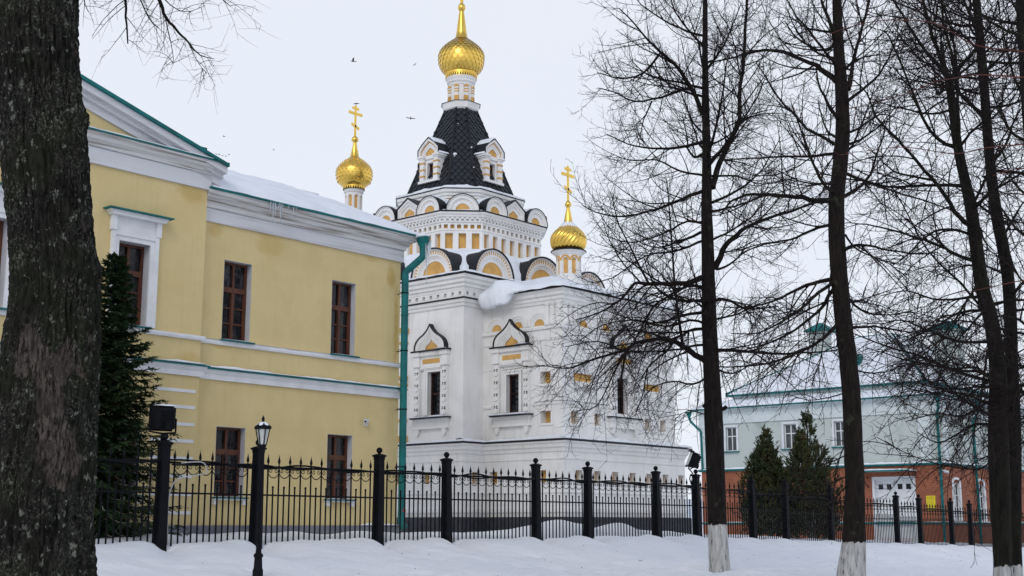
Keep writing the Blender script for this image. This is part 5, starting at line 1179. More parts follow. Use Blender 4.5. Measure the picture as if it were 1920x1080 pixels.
def bird(p, span, yaw, flap, bank, label, group=None, perched=False):
    m = MB(); s = span; M_ = Matrix.Rotation(yaw, 3, 'Z') @ Matrix.Rotation(bank, 3, 'Y')
    m.T = lambda a, b_, c: tuple(Vector(p) + M_ @ Vector((a, b_, c)))
    m.tube([(0, .30 * s, .02 * s), (0, .24 * s, .02 * s), (0, .16 * s, .01 * s), (0, 0, 0), (0, -.16 * s, 0), (0, -.34 * s, 0)], [.012 * s, .05 * s, .055 * s, .075 * s, .05 * s, .03 * s], 8)
    m.add([(-.03 * s, -.3 * s, 0), (.03 * s, -.3 * s, 0), (.10 * s, -.48 * s, .0), (-.10 * s, -.48 * s, .0), (0, -.3 * s, .02 * s), (0, -.48 * s, .012 * s)], [(0, 1, 2, 3), (0, 4, 5, 3), (4, 1, 2, 5)])
    for sg in (-1, 1):
        if perched: P = [(.05, .10, .03), (.085, 0, .02), (.06, -.30, -.01)]; Q = [(.05, .08, -.05), (.085, -.02, -.05), (.05, -.34, -.03)]
        else: P = [(.04, .12, .02), (.26, .14, .02 + .20 * flap), (.50, .02, .02 + .26 * flap)]; Q = [(.04, -.10, .01), (.25, -.10, .01 + .19 * flap), (.44, -.10, .01 + .24 * flap)]
        v = [(sg * a * s, b_ * s, c * s) for a, b_, c in P + Q]; v += [(a, b_, c - .018 * s) for a, b_, c in v]
        m.add(v, [(0, 1, 4, 3), (1, 2, 5, 4), (6, 9, 10, 7), (7, 10, 11, 8), (0, 6, 7, 1), (1, 7, 8, 2), (2, 8, 11, 5), (5, 11, 10, 4), (4, 10, 9, 3), (3, 9, 6, 0)])
    return tag(m.build('bird', MT['bird'], None, True, loc=tuple(p)), label, 'bird', group)
GB = 'birds in the sky'
bird(tuple(Vector((bx, by, 17.30))), .34, .4, 0, 0, 'black bird perched on top of the left gilded cross', None, True)
bird(at(662, 115, 150), .95, 1.0, .9, .2, 'dark bird with arched wings flying high left of the big gold dome', GB)
bird(at(778, 121, 150), .55, 2.2, .4, .7, 'tiny dark bird just left of the big gold dome', GB)
bird(at(770, 222, 140), 1.15, -.75, .10, .1, 'widest bird, gliding with level wings between the left cross and the dark tent roof', GB)
bird(at(420, 256, 170), .55, .5, .3, .1, 'tiny bird gliding alone just above the little flock over the teal roof tip', GB)
bird(at(513, 281, 190), .4, 1.5, .8, .4, 'speck of a bird alone between the yellow house gable and the left gold dome', GB)
for k, (px, py) in enumerate(((406, 289), (411, 290), (417, 292), (424, 293), (429, 290), (423, 316))):
    bird(at(px, py, 180 + k * 4), .5, k * 1.1, .2 + .15 * k, .2, 'one of the tiny dark birds flocking above the teal roof tip of the yellow gable', 'small flock over the gable')
#PART5
# ------------------------------------------------------------------ bare trees
def catmull(pts, rad, k=3):
    P = [Vector(p) for p in pts]; out = []; ro = []
    for i in range(len(P) - 1):
        p0, p1, p2, p3 = P[max(0, i - 1)], P[i], P[i + 1], P[min(len(P) - 1, i + 2)]
        for j in range(k):
            t = j / k; out.append(.5 * ((2 * p1) + (p2 - p0) * t + (2 * p0 - 5 * p1 + 4 * p2 - p3) * t * t + (3 * p1 - p0 - 3 * p2 + p3) * t ** 3)); ro.append(rad[i] * (1 - t) + rad[i + 1] * t)
    return out + [P[-1]], ro + [rad[-1]]
def rdir():
    while True:
        v = Vector((U(-1, 1), U(-1, 1), U(-1, 1)))
        if .05 < v.length < 1: return v.normalized()
def walk(p, d, ln, n, wig, grav, up=0.0):
    pts = [p.copy()]; d = d.normalized(); s = ln / n
    for i in range(n):
        d = d + rdir() * wig; d.z += -grav + up * i / n; d.normalize(); p = p + d * s; pts.append(p)
    return pts
class Tree:
    def __init__(s, seed, dens=1.0, fine=1.0, th=1.0): s.wood = MB(); s.crown = MB(); s.dens = dens; s.fine = fine; s.count = 0; random.seed(seed); s.tips = .0027; s.th = th
    def kids(s, pts, r0, r1, level, lens, t0=.15, spread=None):
        L_ = [0]
        for a, b in zip(pts, pts[1:]): L_.append(L_[-1] + (b - a).length)
        tot = L_[-1]
        gap = {1: .105, 2: .122, 3: .12}[level] / s.dens
        q = tot * t0 + U(0, gap)
        i = 0
        while q < tot:
            while i < len(pts) - 2 and L_[i + 1] < q: i += 1
            f = (q - L_[i]) / max(1e-6, L_[i + 1] - L_[i]); p = pts[i].lerp(pts[i + 1], min(1, f)); tg = (pts[i + 1] - pts[i]).normalized()
            v = rdir(); v = v - tg * v.dot(tg)
            if v.length > .01:
                v.normalize(); an = math.radians(U(30, 72)); d = tg * math.cos(an) + v * math.sin(an)
                k = q / tot; rr = r0 * (1 - k) + r1 * k
                s.grow(p, d, rr, level + 1, lens * (1.0 - .45 * k))
            q += gap * U(.5, 1.6)
    def grow(s, p, d, rp, level, lens):
        s.count += 1
        if level == 2:
            ln = U(.45, 1.0) ** 1.2 * 2.05 * lens; n = 9; r = max(.0080 * s.th, min(.026 * s.th, rp * .5, ln * .0125)); low = p.z < 5.2
            pts = walk(p, d, ln, n, .095, U(.05, .16) if low else U(-.10, .05), .10)
            s.crown.tube(pts, [r * (1 - .70 * i / n) for i in range(n + 1)], 4, False); s.kids(pts, r, r * .3, 2, lens)
        elif level == 3:
            ln = U(.22, .75) * min(1.25, lens); n = 4; r = max(.0050 * s.th, rp * .55)
            pts = walk(p, d, ln, n, .10, U(-.06, .08), .10); s.crown.tube(pts, [r * (1 - .5 * i / n) for i in range(n + 1)], 3, False); 
            if s.fine > 0: s.kids(pts, r, r * .6, 3, lens, .2)
        elif level == 4:
            if rnd() > s.fine: return
            ln = U(.07, .26); r = max(s.tips, rp * .55)
            pts = walk(p, d, ln, 2, .14, U(-.08, .04)); s.crown.tube(pts, [r, r * .85, r * .6], 3, False)
    def limb(s, pts, r0, r1, lens=1.0, t0=.12, sides=8, k=3, bare=False, wob=.02):
        n = len(pts); P, R = catmull(pts, [r0 + (r1 - r0) * (i / (n - 1)) ** .8 for i in range(n)], k)
        P = [p + rdir() * min(wob, R[i] * .5) if 0 < i else p for i, p in enumerate(P)]
        s.wood.tube(P, R, sides, False)
        if not bare: s.kids(P, r0, r1, 1, lens, t0)
        return P
    def px(s, pl, d0, d1, r0, r1, lens=1.0, t0=.12, **kw):
        n = len(pl); dd = U(-.25, .25)
        return s.limb([at(x, y, d0 + (d1 - d0) * i / (n - 1) + dd * math.sin(i * 1.9)) for i, (x, y) in enumerate(pl)], r0, r1, lens, t0, **kw)
    def stem(s, pl, d, drift=0.0, sides=18, k=6, amp=.06):
        n = len(pl); pts = [at(x, y, d + drift * i / (n - 1)) for i, (x, y, w) in enumerate(pl)]
        zc = [p.x * HF[0] * math.cos(TH) + p.y * HF[1] * math.cos(TH) + p.z * math.sin(TH) for p in pts]
        P, R = catmull(pts, [pl[i][2] / 2 * zc[i] / F for i in range(n)], k)
        o = len(s.wood.v); s.wood.tube(P, R, sides)
        for i in range(o, len(s.wood.v)):
            v = s.wood.v[i]; c = P[min(len(P) - 1, (i - o) // sides)]; r = R[min(len(P) - 1, (i - o) // sides)]
            q = 1 + amp * nz(v[0] * 7, v[1] * 7, v[2] * 1.6) + amp * .9 * nz(v[0] * 16, v[1] * 16, v[2] * 4)
            s.wood.v[i] = (c[0] + (v[0] - c[0]) * q, c[1] + (v[1] - c[1]) * q, v[2])
        return P, R
    def auto(s, P, R, n, z0, z1, lmin, lmax, lens=.9, away=None, up=.32):
        for _ in range(n):
            z = U(z0, z1); i = min(range(len(P)), key=lambda k: abs(P[k].z - z)); p = P[i]
            if away is None: a = U(0, 2 * PI); d = Vector((math.cos(a), math.sin(a), U(-.15, .55)))
            else: d = Vector(away) + rdir() * .6
            ln = U(lmin, lmax); r = min(R[i] * .5, (.011 + ln * .012) * s.th)
            pts = walk(p, d, ln, 6, .22, .10 if z < 5 else -.06, up); s.limb(pts, r, r * .25, lens, .2, 6, 2)
    def done(s, name, base, mat_, crown_mat, label, group=None, crown_name='crown'):
        t = thing(name, tuple(base), label, 'tree', group)
        s.wood.build('trunk', mat_, t, True, fix=False); s.crown.build(crown_name, crown_mat, t, False, fix=False); return t
GT = 'bare roadside trees with whitewashed feet'
def gbase(px, d):
    p = at(px, 985, d); p.z = wz(p.x, p.y); return p
# tree nearest the church
D = 28.5; b1 = gbase(1350, D); t = Tree(11, .88)
P1, R1 = t.stem([(1351, 1085, 44), (1349, 1060, 39), (1345, 980, 36), (1338, 780, 34), (1334, 690, 31), (1330, 600, 28), (1328, 500, 25), (1325, 400, 21), (1325, 300, 17), (1323, 200, 14), (1322, 100, 11), (1322, 0, 9), (1320, -120, 6), (1318, -230, 3)], D)
t.px([(1336, 352), (1345, 320), (1363, 275), (1385, 225), (1389, 160), (1397, 80), (1400, 0), (1404, -90), (1415, -170)], D, D + 1.2, .078, .02, 1.0, .1)
LF = [([(1318, 215), (1295, 165), (1265, 120), (1240, 100), (1215, 75), (1190, 45), (1160, 15)], -1.2, .062, .012), ([(1236, 102), (1205, 138), (1165, 147), (1120, 136)], -.8, .034, .01), ([(1292, 165), (1240, 182), (1190, 190), (1150, 172), (1120, 165)], .7, .036, .01), ([(1222, 190), (1207, 225), (1200, 262)], -.8, .02, .008),
      ([(1318, 358), (1280, 372), (1230, 392), (1180, 405), (1130, 402), (1092, 385)], -1.5, .046, .01), ([(1322, 520), (1290, 530), (1255, 532), (1215, 533), (1190, 530), (1165, 560), (1125, 585), (1080, 600)], -1.0, .07, .012), ([(1217, 533), (1190, 480), (1160, 420), (1148, 370)], -1.4, .03, .008),
      ([(1322, 538), (1290, 536), (1260, 552), (1225, 575), (1200, 620), (1180, 655), (1150, 690)], 1.4, .042, .012), ([(1328, 682), (1290, 655), (1260, 638), (1220, 637), (1180, 652), (1168, 690), (1162, 730)], -.8, .075, .018), ([(1178, 653), (1120, 672), (1065, 690), (1025, 686)], -1.6, .034, .009), ([(1280, 647), (1271, 580), (1261, 480), (1255, 400), (1250, 335)], -.9, .040, .01),
      ([(1262, 640), (1248, 660), (1215, 690), (1205, 740), (1190, 780)], .5, .03, .008), ([(1325, 255), (1300, 230), (1285, 195), (1270, 150)], 1.6, .03, .01), ([(1325, 420), (1290, 415), (1240, 440), (1180, 455), (1130, 440)], 1.8, .034, .009), ([(1322, 450), (1270, 470), (1210, 480), (1150, 520), (1110, 530)], 2.4, .034, .009),
      ([(1328, 610), (1295, 600), (1250, 612), (1190, 600), (1130, 610), (1085, 640)], 2.2, .034, .008), ([(1332, 705), (1300, 720), (1260, 715), (1220, 730), (1195, 765)], 1.3, .03, .008), ([(1320, 90), (1290, 55), (1265, 20), (1250, -30)], -1.2, .03, .01), ([(1160, 655), (1120, 640), (1060, 650)], -1.5, .022, .008), ([(1175, 655), (1150, 700), (1120, 760), (1080, 770)], -.6, .024, .008),
      ([(1322, 330), (1275, 320), (1230, 300), (1180, 300), (1140, 285)], 1.2, .030, .008)]
for pl, dd, r0, r1 in LF: t.px(pl, D, D + dd, r0, r1, 1.12 if pl[-1][1] > 470 else 1.05)
RT = [([(1340, 505), (1355, 470), (1375, 445), (1400, 427), (1438, 411), (1497, 391), (1540, 378)], -1.5, .075, .022), ([(1345, 505), (1370, 495), (1400, 470), (1450, 455), (1500, 458)], 1.4, .03, .008), ([(1336, 600), (1380, 590), (1420, 570), (1470, 555)], 1.6, .028, .008), ([(1338, 690), (1375, 700), (1420, 680), (1460, 690)], .9, .026, .008), ([(1338, 660), (1390, 650), (1440, 640)], -1.4, .024, .008), ([(1330, 330), (1380, 330), (1430, 345), (1480, 335)], 1.5, .03, .008), ([(1335, 270), (1365, 255), (1410, 215), (1450, 205)], -1.2, .026, .008), ([(1325, 130), (1352, 95), (1372, 50), (1390, 5)], -.8, .032, .01), ([(1388, 228), (1420, 215), (1470, 212)], .8, .026, .008), ([(1390, 150), (1370, 60), (1345, 20)], .6, .02, .008), ([(1395, 110), (1430, 70), (1470, 40)], .9, .024, .008), ([(1330, 780), (1290, 770), (1262, 790)], -.6, .014, .006)]
for pl, dd, r0, r1 in RT: t.px(pl, D, D + dd, r0, r1, 1.0)
t.auto(P1, R1, 30, 3.4, 14, 1.5, 3.3, 1.0)
t.limb([Vector(at(1346, 770, D)) , Vector(at(1362, 762, D))], .05, .045, bare=True); t.limb([Vector(at(1330, 765, D)), Vector(at(1318, 760, D))], .045, .04, bare=True)
bk = bark_mat('lime_bark', (.017, .013, .0115), (.0065, .0053, .005), 1.06)
t.done('bare_tree', b1, bk, MT['twig'], 'bare tree with straight trunk whose twigs cross the white church wall', GT); print('tree1', t.count, len(t.crown.f))
# middle leaning tree
D = 23.2; b2 = gbase(1597, D); t = Tree(23, .78)
P2, R2 = t.stem([(1594, 1125, 70), (1596, 1085, 56), (1601, 1010, 42), (1603, 920, 36), (1601, 850, 35), (1596, 740, 34), (1590, 670, 33), (1581, 600, 32), (1572, 500, 31), (1568, 420, 30), (1569, 370, 29), (1574, 320, 28), (1580, 250, 27), (1578, 170, 25), (1573, 100, 21), (1569, 0, 17), (1567, -120, 11), (1565, -260, 4)], D)
LM = [([(1590, 168), (1600, 120), (1612, 70), (1630, 0), (1640, -70)], .8, .05, .016), ([(1568, 80), (1557, 45), (1543, 8), (1530, -40)], -.6, .05, .016), ([(1568, 152), (1540, 130), (1520, 118), (1470, 98), (1420, 96), (1380, 106), (1332, 118)], .9, .062, .014), ([(1572, 225), (1550, 190), (1536, 158), (1530, 125)], -1.2, .042, .01), ([(1573, 288), (1530, 292), (1480, 294), (1400, 297), (1350, 300)], 1.8, .036, .01),
      ([(1566, 378), (1530, 376), (1490, 368), (1440, 365), (1400, 366), (1370, 378), (1350, 405)], -1.0, .062, .012), ([(1564, 420), (1520, 432), (1480, 450), (1435, 456), (1380, 470)], 1.2, .036, .009), ([(1568, 522), (1525, 530), (1490, 545), (1450, 565), (1400, 576), (1350, 575)], .6, .044, .009), ([(1566, 525), (1535, 550), (1500, 580), (1470, 600), (1420, 625), (1370, 625)], -1.2, .04, .008), ([(1568, 530), (1545, 570), (1510, 605), (1450, 640), (1400, 655), (1350, 680)], .3, .04, .008), ([(1575, 600), (1545, 635), (1500, 660), (1440, 681), (1380, 687), (1345, 688)], -.9, .038, .009),
      ([(1586, 325), (1640, 345), (1670, 357), (1740, 378), (1800, 400)], 1.4, .036, .010), ([(1582, 290), (1600, 270), (1628, 200), (1640, 160)], 1.0, .028, .008), ([(1585, 440), (1610, 470), (1660, 490), (1700, 520)], 1.6, .022, .007), ([(1588, 556), (1612, 580), (1640, 590), (1690, 588), (1730, 575)], .8, .028, .007), ([(1594, 690), (1640, 700), (1690, 690)], .8, .02, .007), ([(1560, 500), (1545, 620), (1535, 690), (1510, 720)], -1.4, .018, .006), ([(1585, 250), (1610, 240), (1650, 215), (1680, 220)], -.8, .03, .008), ([(1573, 340), (1540, 345), (1500, 340), (1460, 320)], -1.6, .03, .008), ([(1585, 130), (1610, 110), (1660, 100)], -1.0, .03, .008), ([(1568, 60), (1520, 55), (1480, 30)], 1.2, .03, .008)]
for pl, dd, r0, r1 in LM: t.px(pl, D, D + dd, r0, r1, .95)
for pl, dd in (([(1592, 850), (1555, 868), (1515, 880), (1480, 876)], -.8), ([(1590, 735), (1555, 745), (1515, 750), (1475, 738)], .4), ([(1594, 890), (1560, 905), (1500, 930), (1465, 925)], .6), ([(1594, 905), (1545, 950), (1510, 960)], -.4), ([(1592, 820), (1570, 870), (1560, 950)], .5)): t.px(pl, D, D + dd, .014, .006, .6, .25)
t.auto(P2, R2, 20, 3.2, 12, 1.4, 3.0, .95)
bk2 = bark_mat('lime_bark_warm', (.020, .0148, .012), (.0072, .0057, .005), 1.02)
t.done('bare_tree', b2, bk2, MT['twig'], 'bare tree with a leaning trunk, standing between the two conifers and the white double doors', GT); print('tree2', t.count, len(t.crown.f))
# pair of trees at the right edge
D = 14.6; b3 = gbase(1880, D); t = Tree(37, 1.25, .8, .72); t.tips = .0018
P3, R3 = t.stem([(1880, 1240, 48), (1880, 1130, 38), (1880, 1050, 33), (1876, 960, 36), (1873, 880, 38), (1871, 800, 36), (1872, 720, 32), (1869, 670, 29), (1858, 600, 27), (1842, 540, 26), (1829, 450, 24), (1819, 380, 22), (1796, 275, 17), (1780, 150, 15)], D)
LM = [([(1778, 152), (1758, 118), (1739, 100), (1702, 44), (1673, -5), (1650, -60)], -.7, .030, .008), ([(1780, 150), (1762, 107), (1742, 44), (1728, -10), (1720, -70)], .2, .034, .01), ([(1800, 290), (1796, 200), (1790, 120), (1768, 40), (1764, -30)], .8, .026, .008), ([(1797, 280), (1760, 262), (1737, 235), (1715, 185), (1690, 122), (1668, 70), (1650, 55)], -.8, .026, .006), ([(1815, 420), (1791, 396), (1758, 348), (1721, 304), (1680, 259), (1643, 218), (1625, 175), (1600, 150)], -1.0, .030, .006), ([(1750, 338), (1687, 326), (1658, 307), (1640, 285)], .4, .016, .005),
      ([(1830, 490), (1790, 475), (1763, 462), (1720, 446), (1669, 430), (1625, 421), (1590, 418)], .7, .026, .006), ([(1828, 440), (1780, 430), (1740, 440), (1700, 480), (1670, 500)], -.8, .02, .005), ([(1845, 555), (1800, 560), (1750, 560), (1700, 545), (1650, 555)], .5, .02, .005), ([(1866, 640), (1800, 640), (1740, 620), (1690, 600), (1650, 610)], -.8, .02, .005), ([(1860, 600), (1800, 530), (1740, 470), (1690, 380), (1660, 330)], 1.0, .018, .005), ([(1870, 770), (1840, 750), (1790, 735), (1730, 735), (1670, 715)], -.6, .018, .005), ([(1868, 800), (1830, 795), (1795, 815), (1758, 830), (1720, 810)], .3, .020, .005), ([(1868, 720), (1830, 690), (1780, 690), (1720, 670), (1660, 690)], .8, .018, .005), ([(1865, 860), (1830, 880), (1760, 870), (1700, 850), (1645, 820)], -.4, .010, .004), ([(1862, 610), (1845, 700), (1830, 790), (1815, 850)], -.9, .016, .005), ([(1822, 390), (1850, 330), (1880, 260), (1910, 220)], .5, .02, .006), ([(1840, 520), (1790, 600), (1750, 650), (1700, 690)], -1.2, .016, .005), ([(1869, 740), (1810, 780), (1760, 775), (1700, 790)], -1.0, .014, .005)]
for pl, dd, r0, r1 in LM: t.px(pl, D, D + dd, r0, r1, .62)
t.auto(P3, R3, 22, 1.0, 6.4, .9, 2.0, .66)
bk3 = bark_mat('mossy_bark', (.018, .0165, .012), (.0072, .0062, .0053), 1.0)
t.done('bare_tree', b3, bk3, MT['twig'], 'bare mossy tree near the right edge, forking high up, with a low white foot', GT); print('tree3', t.count, len(t.crown.f))
D = 15.6; b4 = gbase(1905, D); t = Tree(41, 1.25, .8, .72); t.tips = .0018
P4, R4 = t.stem([(1907, 1200, 30), (1904, 1030, 22), (1903, 920, 24), (1901, 800, 26), (1897, 680, 24), (1892, 540, 23), (1880, 460, 22), (1868, 400, 21), (1856, 300, 19), (1844, 150, 17), (1831, 0, 15), (1822, -120, 11), (1815, -240, 5)], D)
LM = [([(1846, 215), (1820, 195), (1795, 166), (1787, 74), (1765, 0)], -.5, .026, .008), ([(1835, 60), (1815, 20), (1800, -20)], .4, .03, .01), ([(1858, 310), (1885, 270), (1905, 220), (1930, 180)], .6, .024, .006), ([(1850, 230), (1800, 175), (1750, 130), (1700, 60)], -.9, .022, .006), ([(1880, 450), (1905, 400), (1935, 360)], .3, .022, .006), ([(1870, 410), (1830, 380), (1790, 350), (1740, 320)], .9, .02, .005), ([(1897, 640), (1860, 620), (1800, 600), (1730, 620)], .8, .018, .005), ([(1890, 520), (1850, 500), (1800, 500), (1750, 520)], -.8, .018, .005), ([(1900, 760), (1935, 720), (1960, 700)], .4, .018, .005), ([(1845, 140), (1880, 100), (1920, 60)], -.6, .022, .006), ([(1840, 100), (1800, 60), (1760, 50), (1720, 10)], 1.0, .02, .006)]
for pl, dd, r0, r1 in LM: t.px(pl, D, D + dd, r0, r1, .62)
t.auto(P4, R4, 22, 1.0, 7.0, .9, 2.0, .66)
t.done('bare_tree', b4, bk3, MT['twig'], 'slimmer bare tree right behind the mossy one, its straight stem whitewashed higher up', GT); print('tree4', t.count, len(t.crown.f))
D = 12.4; b5 = gbase(1975, D); t = Tree(53, 1.25, .8, .66); t.tips = .0018
P5, R5 = t.stem([(1985, 1300, 40), (1978, 1000, 34), (1965, 700, 32), (1945, 400, 28), (1925, 150, 24), (1915, 0, 20), (1905, -150, 14)], D)
LM = [([(1935, 270), (1900, 250), (1870, 200), (1850, 130)], -.4, .02, .005), ([(1950, 460), (1905, 430), (1870, 380), (1830, 360)], .5, .02, .005), ([(1960, 640), (1910, 600), (1860, 590), (1810, 560)], -.4, .018, .005), ([(1968, 740), (1920, 720), (1870, 745), (1800, 740), (1740, 760)], .4, .016, .004), ([(1955, 560), (1910, 520), (1890, 460)], .3, .016, .005), ([(1930, 200), (1900, 140), (1880, 60), (1870, 0)], .5, .02, .005), ([(1970, 800), (1925, 790), (1880, 810), (1850, 860)], -.3, .014, .004), ([(1945, 380), (1900, 340), (1880, 280)], .8, .016, .005)]
for pl, dd, r0, r1 in LM: t.px(pl, D, D + dd, r0, r1, .55)
t.auto(P5, R5, 26, .6, 6.0, .8, 1.7, .6)
t5 = t.done('bare_tree', b5, bk3, MT['twig'], 'bare tree at the outer right edge, nearest of its row, with reddish shoots', GT); print('tree5', t.count, len(t.crown.f))
rt = MB()
for pl, r in (([(1955, 110), (1920, 97), (1830, 85), (1760, 46), (1700, 38), (1640, 40), (1580, 55), (1510, 81)], .0065), ([(1960, 140), (1920, 145), (1840, 140), (1800, 145), (1756, 152)], .0075), ([(1756, 152), (1700, 175), (1650, 190), (1590, 205)], .004), ([(1965, 270), (1920, 271), (1850, 277), (1790, 288), (1700, 276), (1640, 281), (1600, 286)], .0055), ([(1960, 310), (1900, 318), (1860, 330)], .006), ([(1975, 520), (1920, 525), (1850, 540), (1800, 550)], .006), ([(1700, 277), (1720, 290), (1760, 300)], .003), ([(1700, 38), (1720, 20), (1730, 0)], .003), ([(1640, 281), (1610, 300), (1590, 320)], .003), ([(1600, 286), (1575, 290), (1560, 280)], .003)):
    n = len(pl); P, R = catmull([at(x, y, 9.8 + .5 * math.sin(i)) for i, (x, y) in enumerate(pl)], [r * (1 - .6 * i / (n - 1)) for i in range(n)], 4); rt.tube(P, R, 5)
    for p in P[2::5]:
        if rnd() < .6: rt.sphere(tuple(p + Vector((0, 0, .006))), .007, 6, 4, 1.6)
rt.build('reddish_twigs', MT['redtwig'], t5)

# ------------------------------------------------------------------ the big near tree
D = 8.0
prof = [(78, 1330, 260), (77, 1150, 222), (77, 1000, 203), (86, 850, 196), (93, 700, 192), (98, 620, 182), (103, 540, 170), (95, 430, 164), (85, 300, 166), (79, 200, 160), (72, 100, 156), (70, 0, 156), (66, -200, 150), (60, -420, 140), (58, -560, 120)]
WND = [(40, 612), (60, 603), (85, 640), (105, 662), (122, 632), (136, 650), (150, 665), (166, 712), (160, 722), (140, 690), (126, 702), (112, 722), (122, 760), (126, 800), (142, 812), (150, 880), (125, 922), (85, 902), (70, 862), (62, 790), (70, 740), (58, 700), (20, 705), (22, 655)]
WN2 = [[(152, 404), (160, 400), (168, 425), (162, 440), (150, 430)], [(138, 78), (147, 90), (147, 112), (138, 108)], [(160, 612), (170, 622), (172, 650), (163, 660), (156, 640)], [(148, 150), (156, 165), (156, 195), (150, 190)]]
def inpoly(x, y, P):
    c = False; j = len(P) - 1
    for i in range(len(P)):
        if (P[i][1] > y) != (P[j][1] > y) and x < (P[j][0] - P[i][0]) * (y - P[i][1]) / (P[j][1] - P[i][1]) + P[i][0]: c = not c
        j = i
    return c
pts = [at(x, y, D) for x, y, w in prof]; zc = [(p.x * HF[0] + p.y * HF[1]) * math.cos(TH) + p.z * math.sin(TH) for p in pts]
Pc, Rc = catmull(pts, [prof[i][2] / 2 * zc[i] / F - .024 for i in range(len(prof))], 40)
NA = 420; vs = []; wound = []
cams = Vector((-HF[0], -HF[1], 0))
for i, (c, r) in enumerate(zip(Pc, Rc)):
    for j in range(NA):
        a = 2 * PI * j / NA; n_ = Vector((math.cos(a), math.sin(a), 0)); u = a * .29
        wx = n_.x * .30 + .03 * nz(n_.x * 2, n_.y * 2, c.z * 3); wy = n_.y * .30 + .03 * nz(n_.x * 2 + 5, n_.y * 2, c.z * 3)
        vis = n_.dot(cams) > -.45
        if vis:
            q1 = nz(wx * 17, wy * 17, c.z * 2.1); q2 = nz(wx * 33 + 3, wy * 33, c.z * 5.5); q3 = nz(wx * 95, wy * 95, c.z * 42); q4 = nz(wx * 55, wy * 55, c.z * 22)
            cr = math.exp(-(q1 * 6.5) ** 2) * .75 + math.exp(-(q2 * 5.0) ** 2) * .5
            h_ = .012 - .030 * min(1.1, cr) + .006 * q3 + .008 * q4 + .014 * nz(n_.x * 1.5, n_.y * 1.5, c.z * 1.1)
        else: h_ = .012 * nz(n_.x * 8, n_.y * 8, c.z * 3); q3 = 0
        p = c + n_ * (r + h_); k = 0.0
        if n_.dot(cams) > -.15 and c.z < 3.2:
            x, y = proj(p); x2 = x + 9 * nz(p.x * 9, p.y * 9, p.z * 9) + 5 * nz(p.x * 30, p.y * 30, p.z * 30); y2 = y + 12 * nz(p.x * 8 + 9, p.y * 8, p.z * 5) + 6 * nz(p.x * 35, p.y * 35, p.z * 20)
            if inpoly(x2, y2, WND) or any(inpoly(x2, y2, w2) for w2 in WN2): k = 1.0; p = c + n_ * (r - .016 + .016 * nz(wx * 60, wy * 60, c.z * 12) + .020 * nz(wx * 24, wy * 24, c.z * 9) + .005 * q3)
        for (bx_, by_, br_, bh) in ((167, 222, 13, .035), (186, 505, 14, .02), (160, 640, 10, .02)):
            if n_.dot(cams) > -.5:
                x, y = proj(p); dd = math.hypot(x - bx_, (y - by_) * .8)
                if dd < 3 * br_: p += n_ * bh * math.exp(-(dd / br_) ** 2) * (1 + .6 * nz(p.x * 30, p.y * 30, p.z * 30))
        vs.append(tuple(p)); wound.append(k)
m = MB(); m.add(vs, [(i * NA + j, i * NA + (j + 1) % NA, (i + 1) * NA + (j + 1) % NA, (i + 1) * NA + j) for i in range(len(Pc) - 1) for j in range(NA)])
bb = gbase(77, D); big = thing('bare_tree', tuple(bb), 'massive trunk close by with cracked, lichen spotted bark and a bare wood scar', 'tree')
def bigbark():
    mt, nt, b = nodes('old_tree_bark'); co = obco(nt)
    f = noi(nt, stretch(nt, co, (22, 22, 6.0)), 1.6, 8, .78)
    c = mixc(nt, rng(nt, f, .38, .64), (.0042, .0040, .0036), (.027, .0255, .0225))
    c = mixc(nt, mth(nt, 'MULTIPLY', rng(nt, noi(nt, co, 2.2, 4), .42, .66), .50), c, (.022, .026, .012))          # moss tinge
    g1 = noi(nt, stretch(nt, co, (1, 1, .7)), 70, 5, .7)                                                          # fine grey-green flecks
    c = mixc(nt, mth(nt, 'MULTIPLY', rng(nt, g1, .51, .61), mth(nt, 'MULTIPLY', rng(nt, noi(nt, co, 4, 4), .42, .60), .75)), c, (.105, .108, .083))
    g2 = noi(nt, stretch(nt, co, (1, 1, .8)), 17, 8, .72)
    c = mixc(nt, mth(nt, 'MULTIPLY', rng(nt, g2, .585, .625), .8), c, (.19, .20, .165))
    at_ = N(nt, 'ShaderNodeAttribute', attribute_name='bare_wood')
    fw = noi(nt, stretch(nt, co, (34, 34, 8)), 1.6, 6, .75)
    wc = mixc(nt, rng(nt, fw, .38, .66), (.008, .0066, .0058), (.135, .112, .095))
    wc = mixc(nt, rng(nt, noi(nt, co, 7, 4), .42, .62), wc, mixc(nt, .6, wc, (.045, .036, .032)))
    c = mixc(nt, at_.outputs['Fac'], c, wc)
    L(nt, c, b.inputs['Base Color']); b.inputs['Roughness'].default_value = .95; b.inputs['Specular IOR Level'].default_value = .12
    bump(nt, b, mth(nt, 'ADD', noi(nt, stretch(nt, co, (40, 40, 12)), 2, 6, .7), mth(nt, 'MULTIPLY', fw, .6)), .8, .015); return mt
tr = m.build('trunk', bigbark(), big, True, fix=False)
at2 = tr.data.attributes.new('bare_wood', 'FLOAT', 'POINT'); at2.data.foreach_set('value', wound)
t = Tree(67, 1.7, .8, .30); t.tips = .0011
top = Pc[-1]
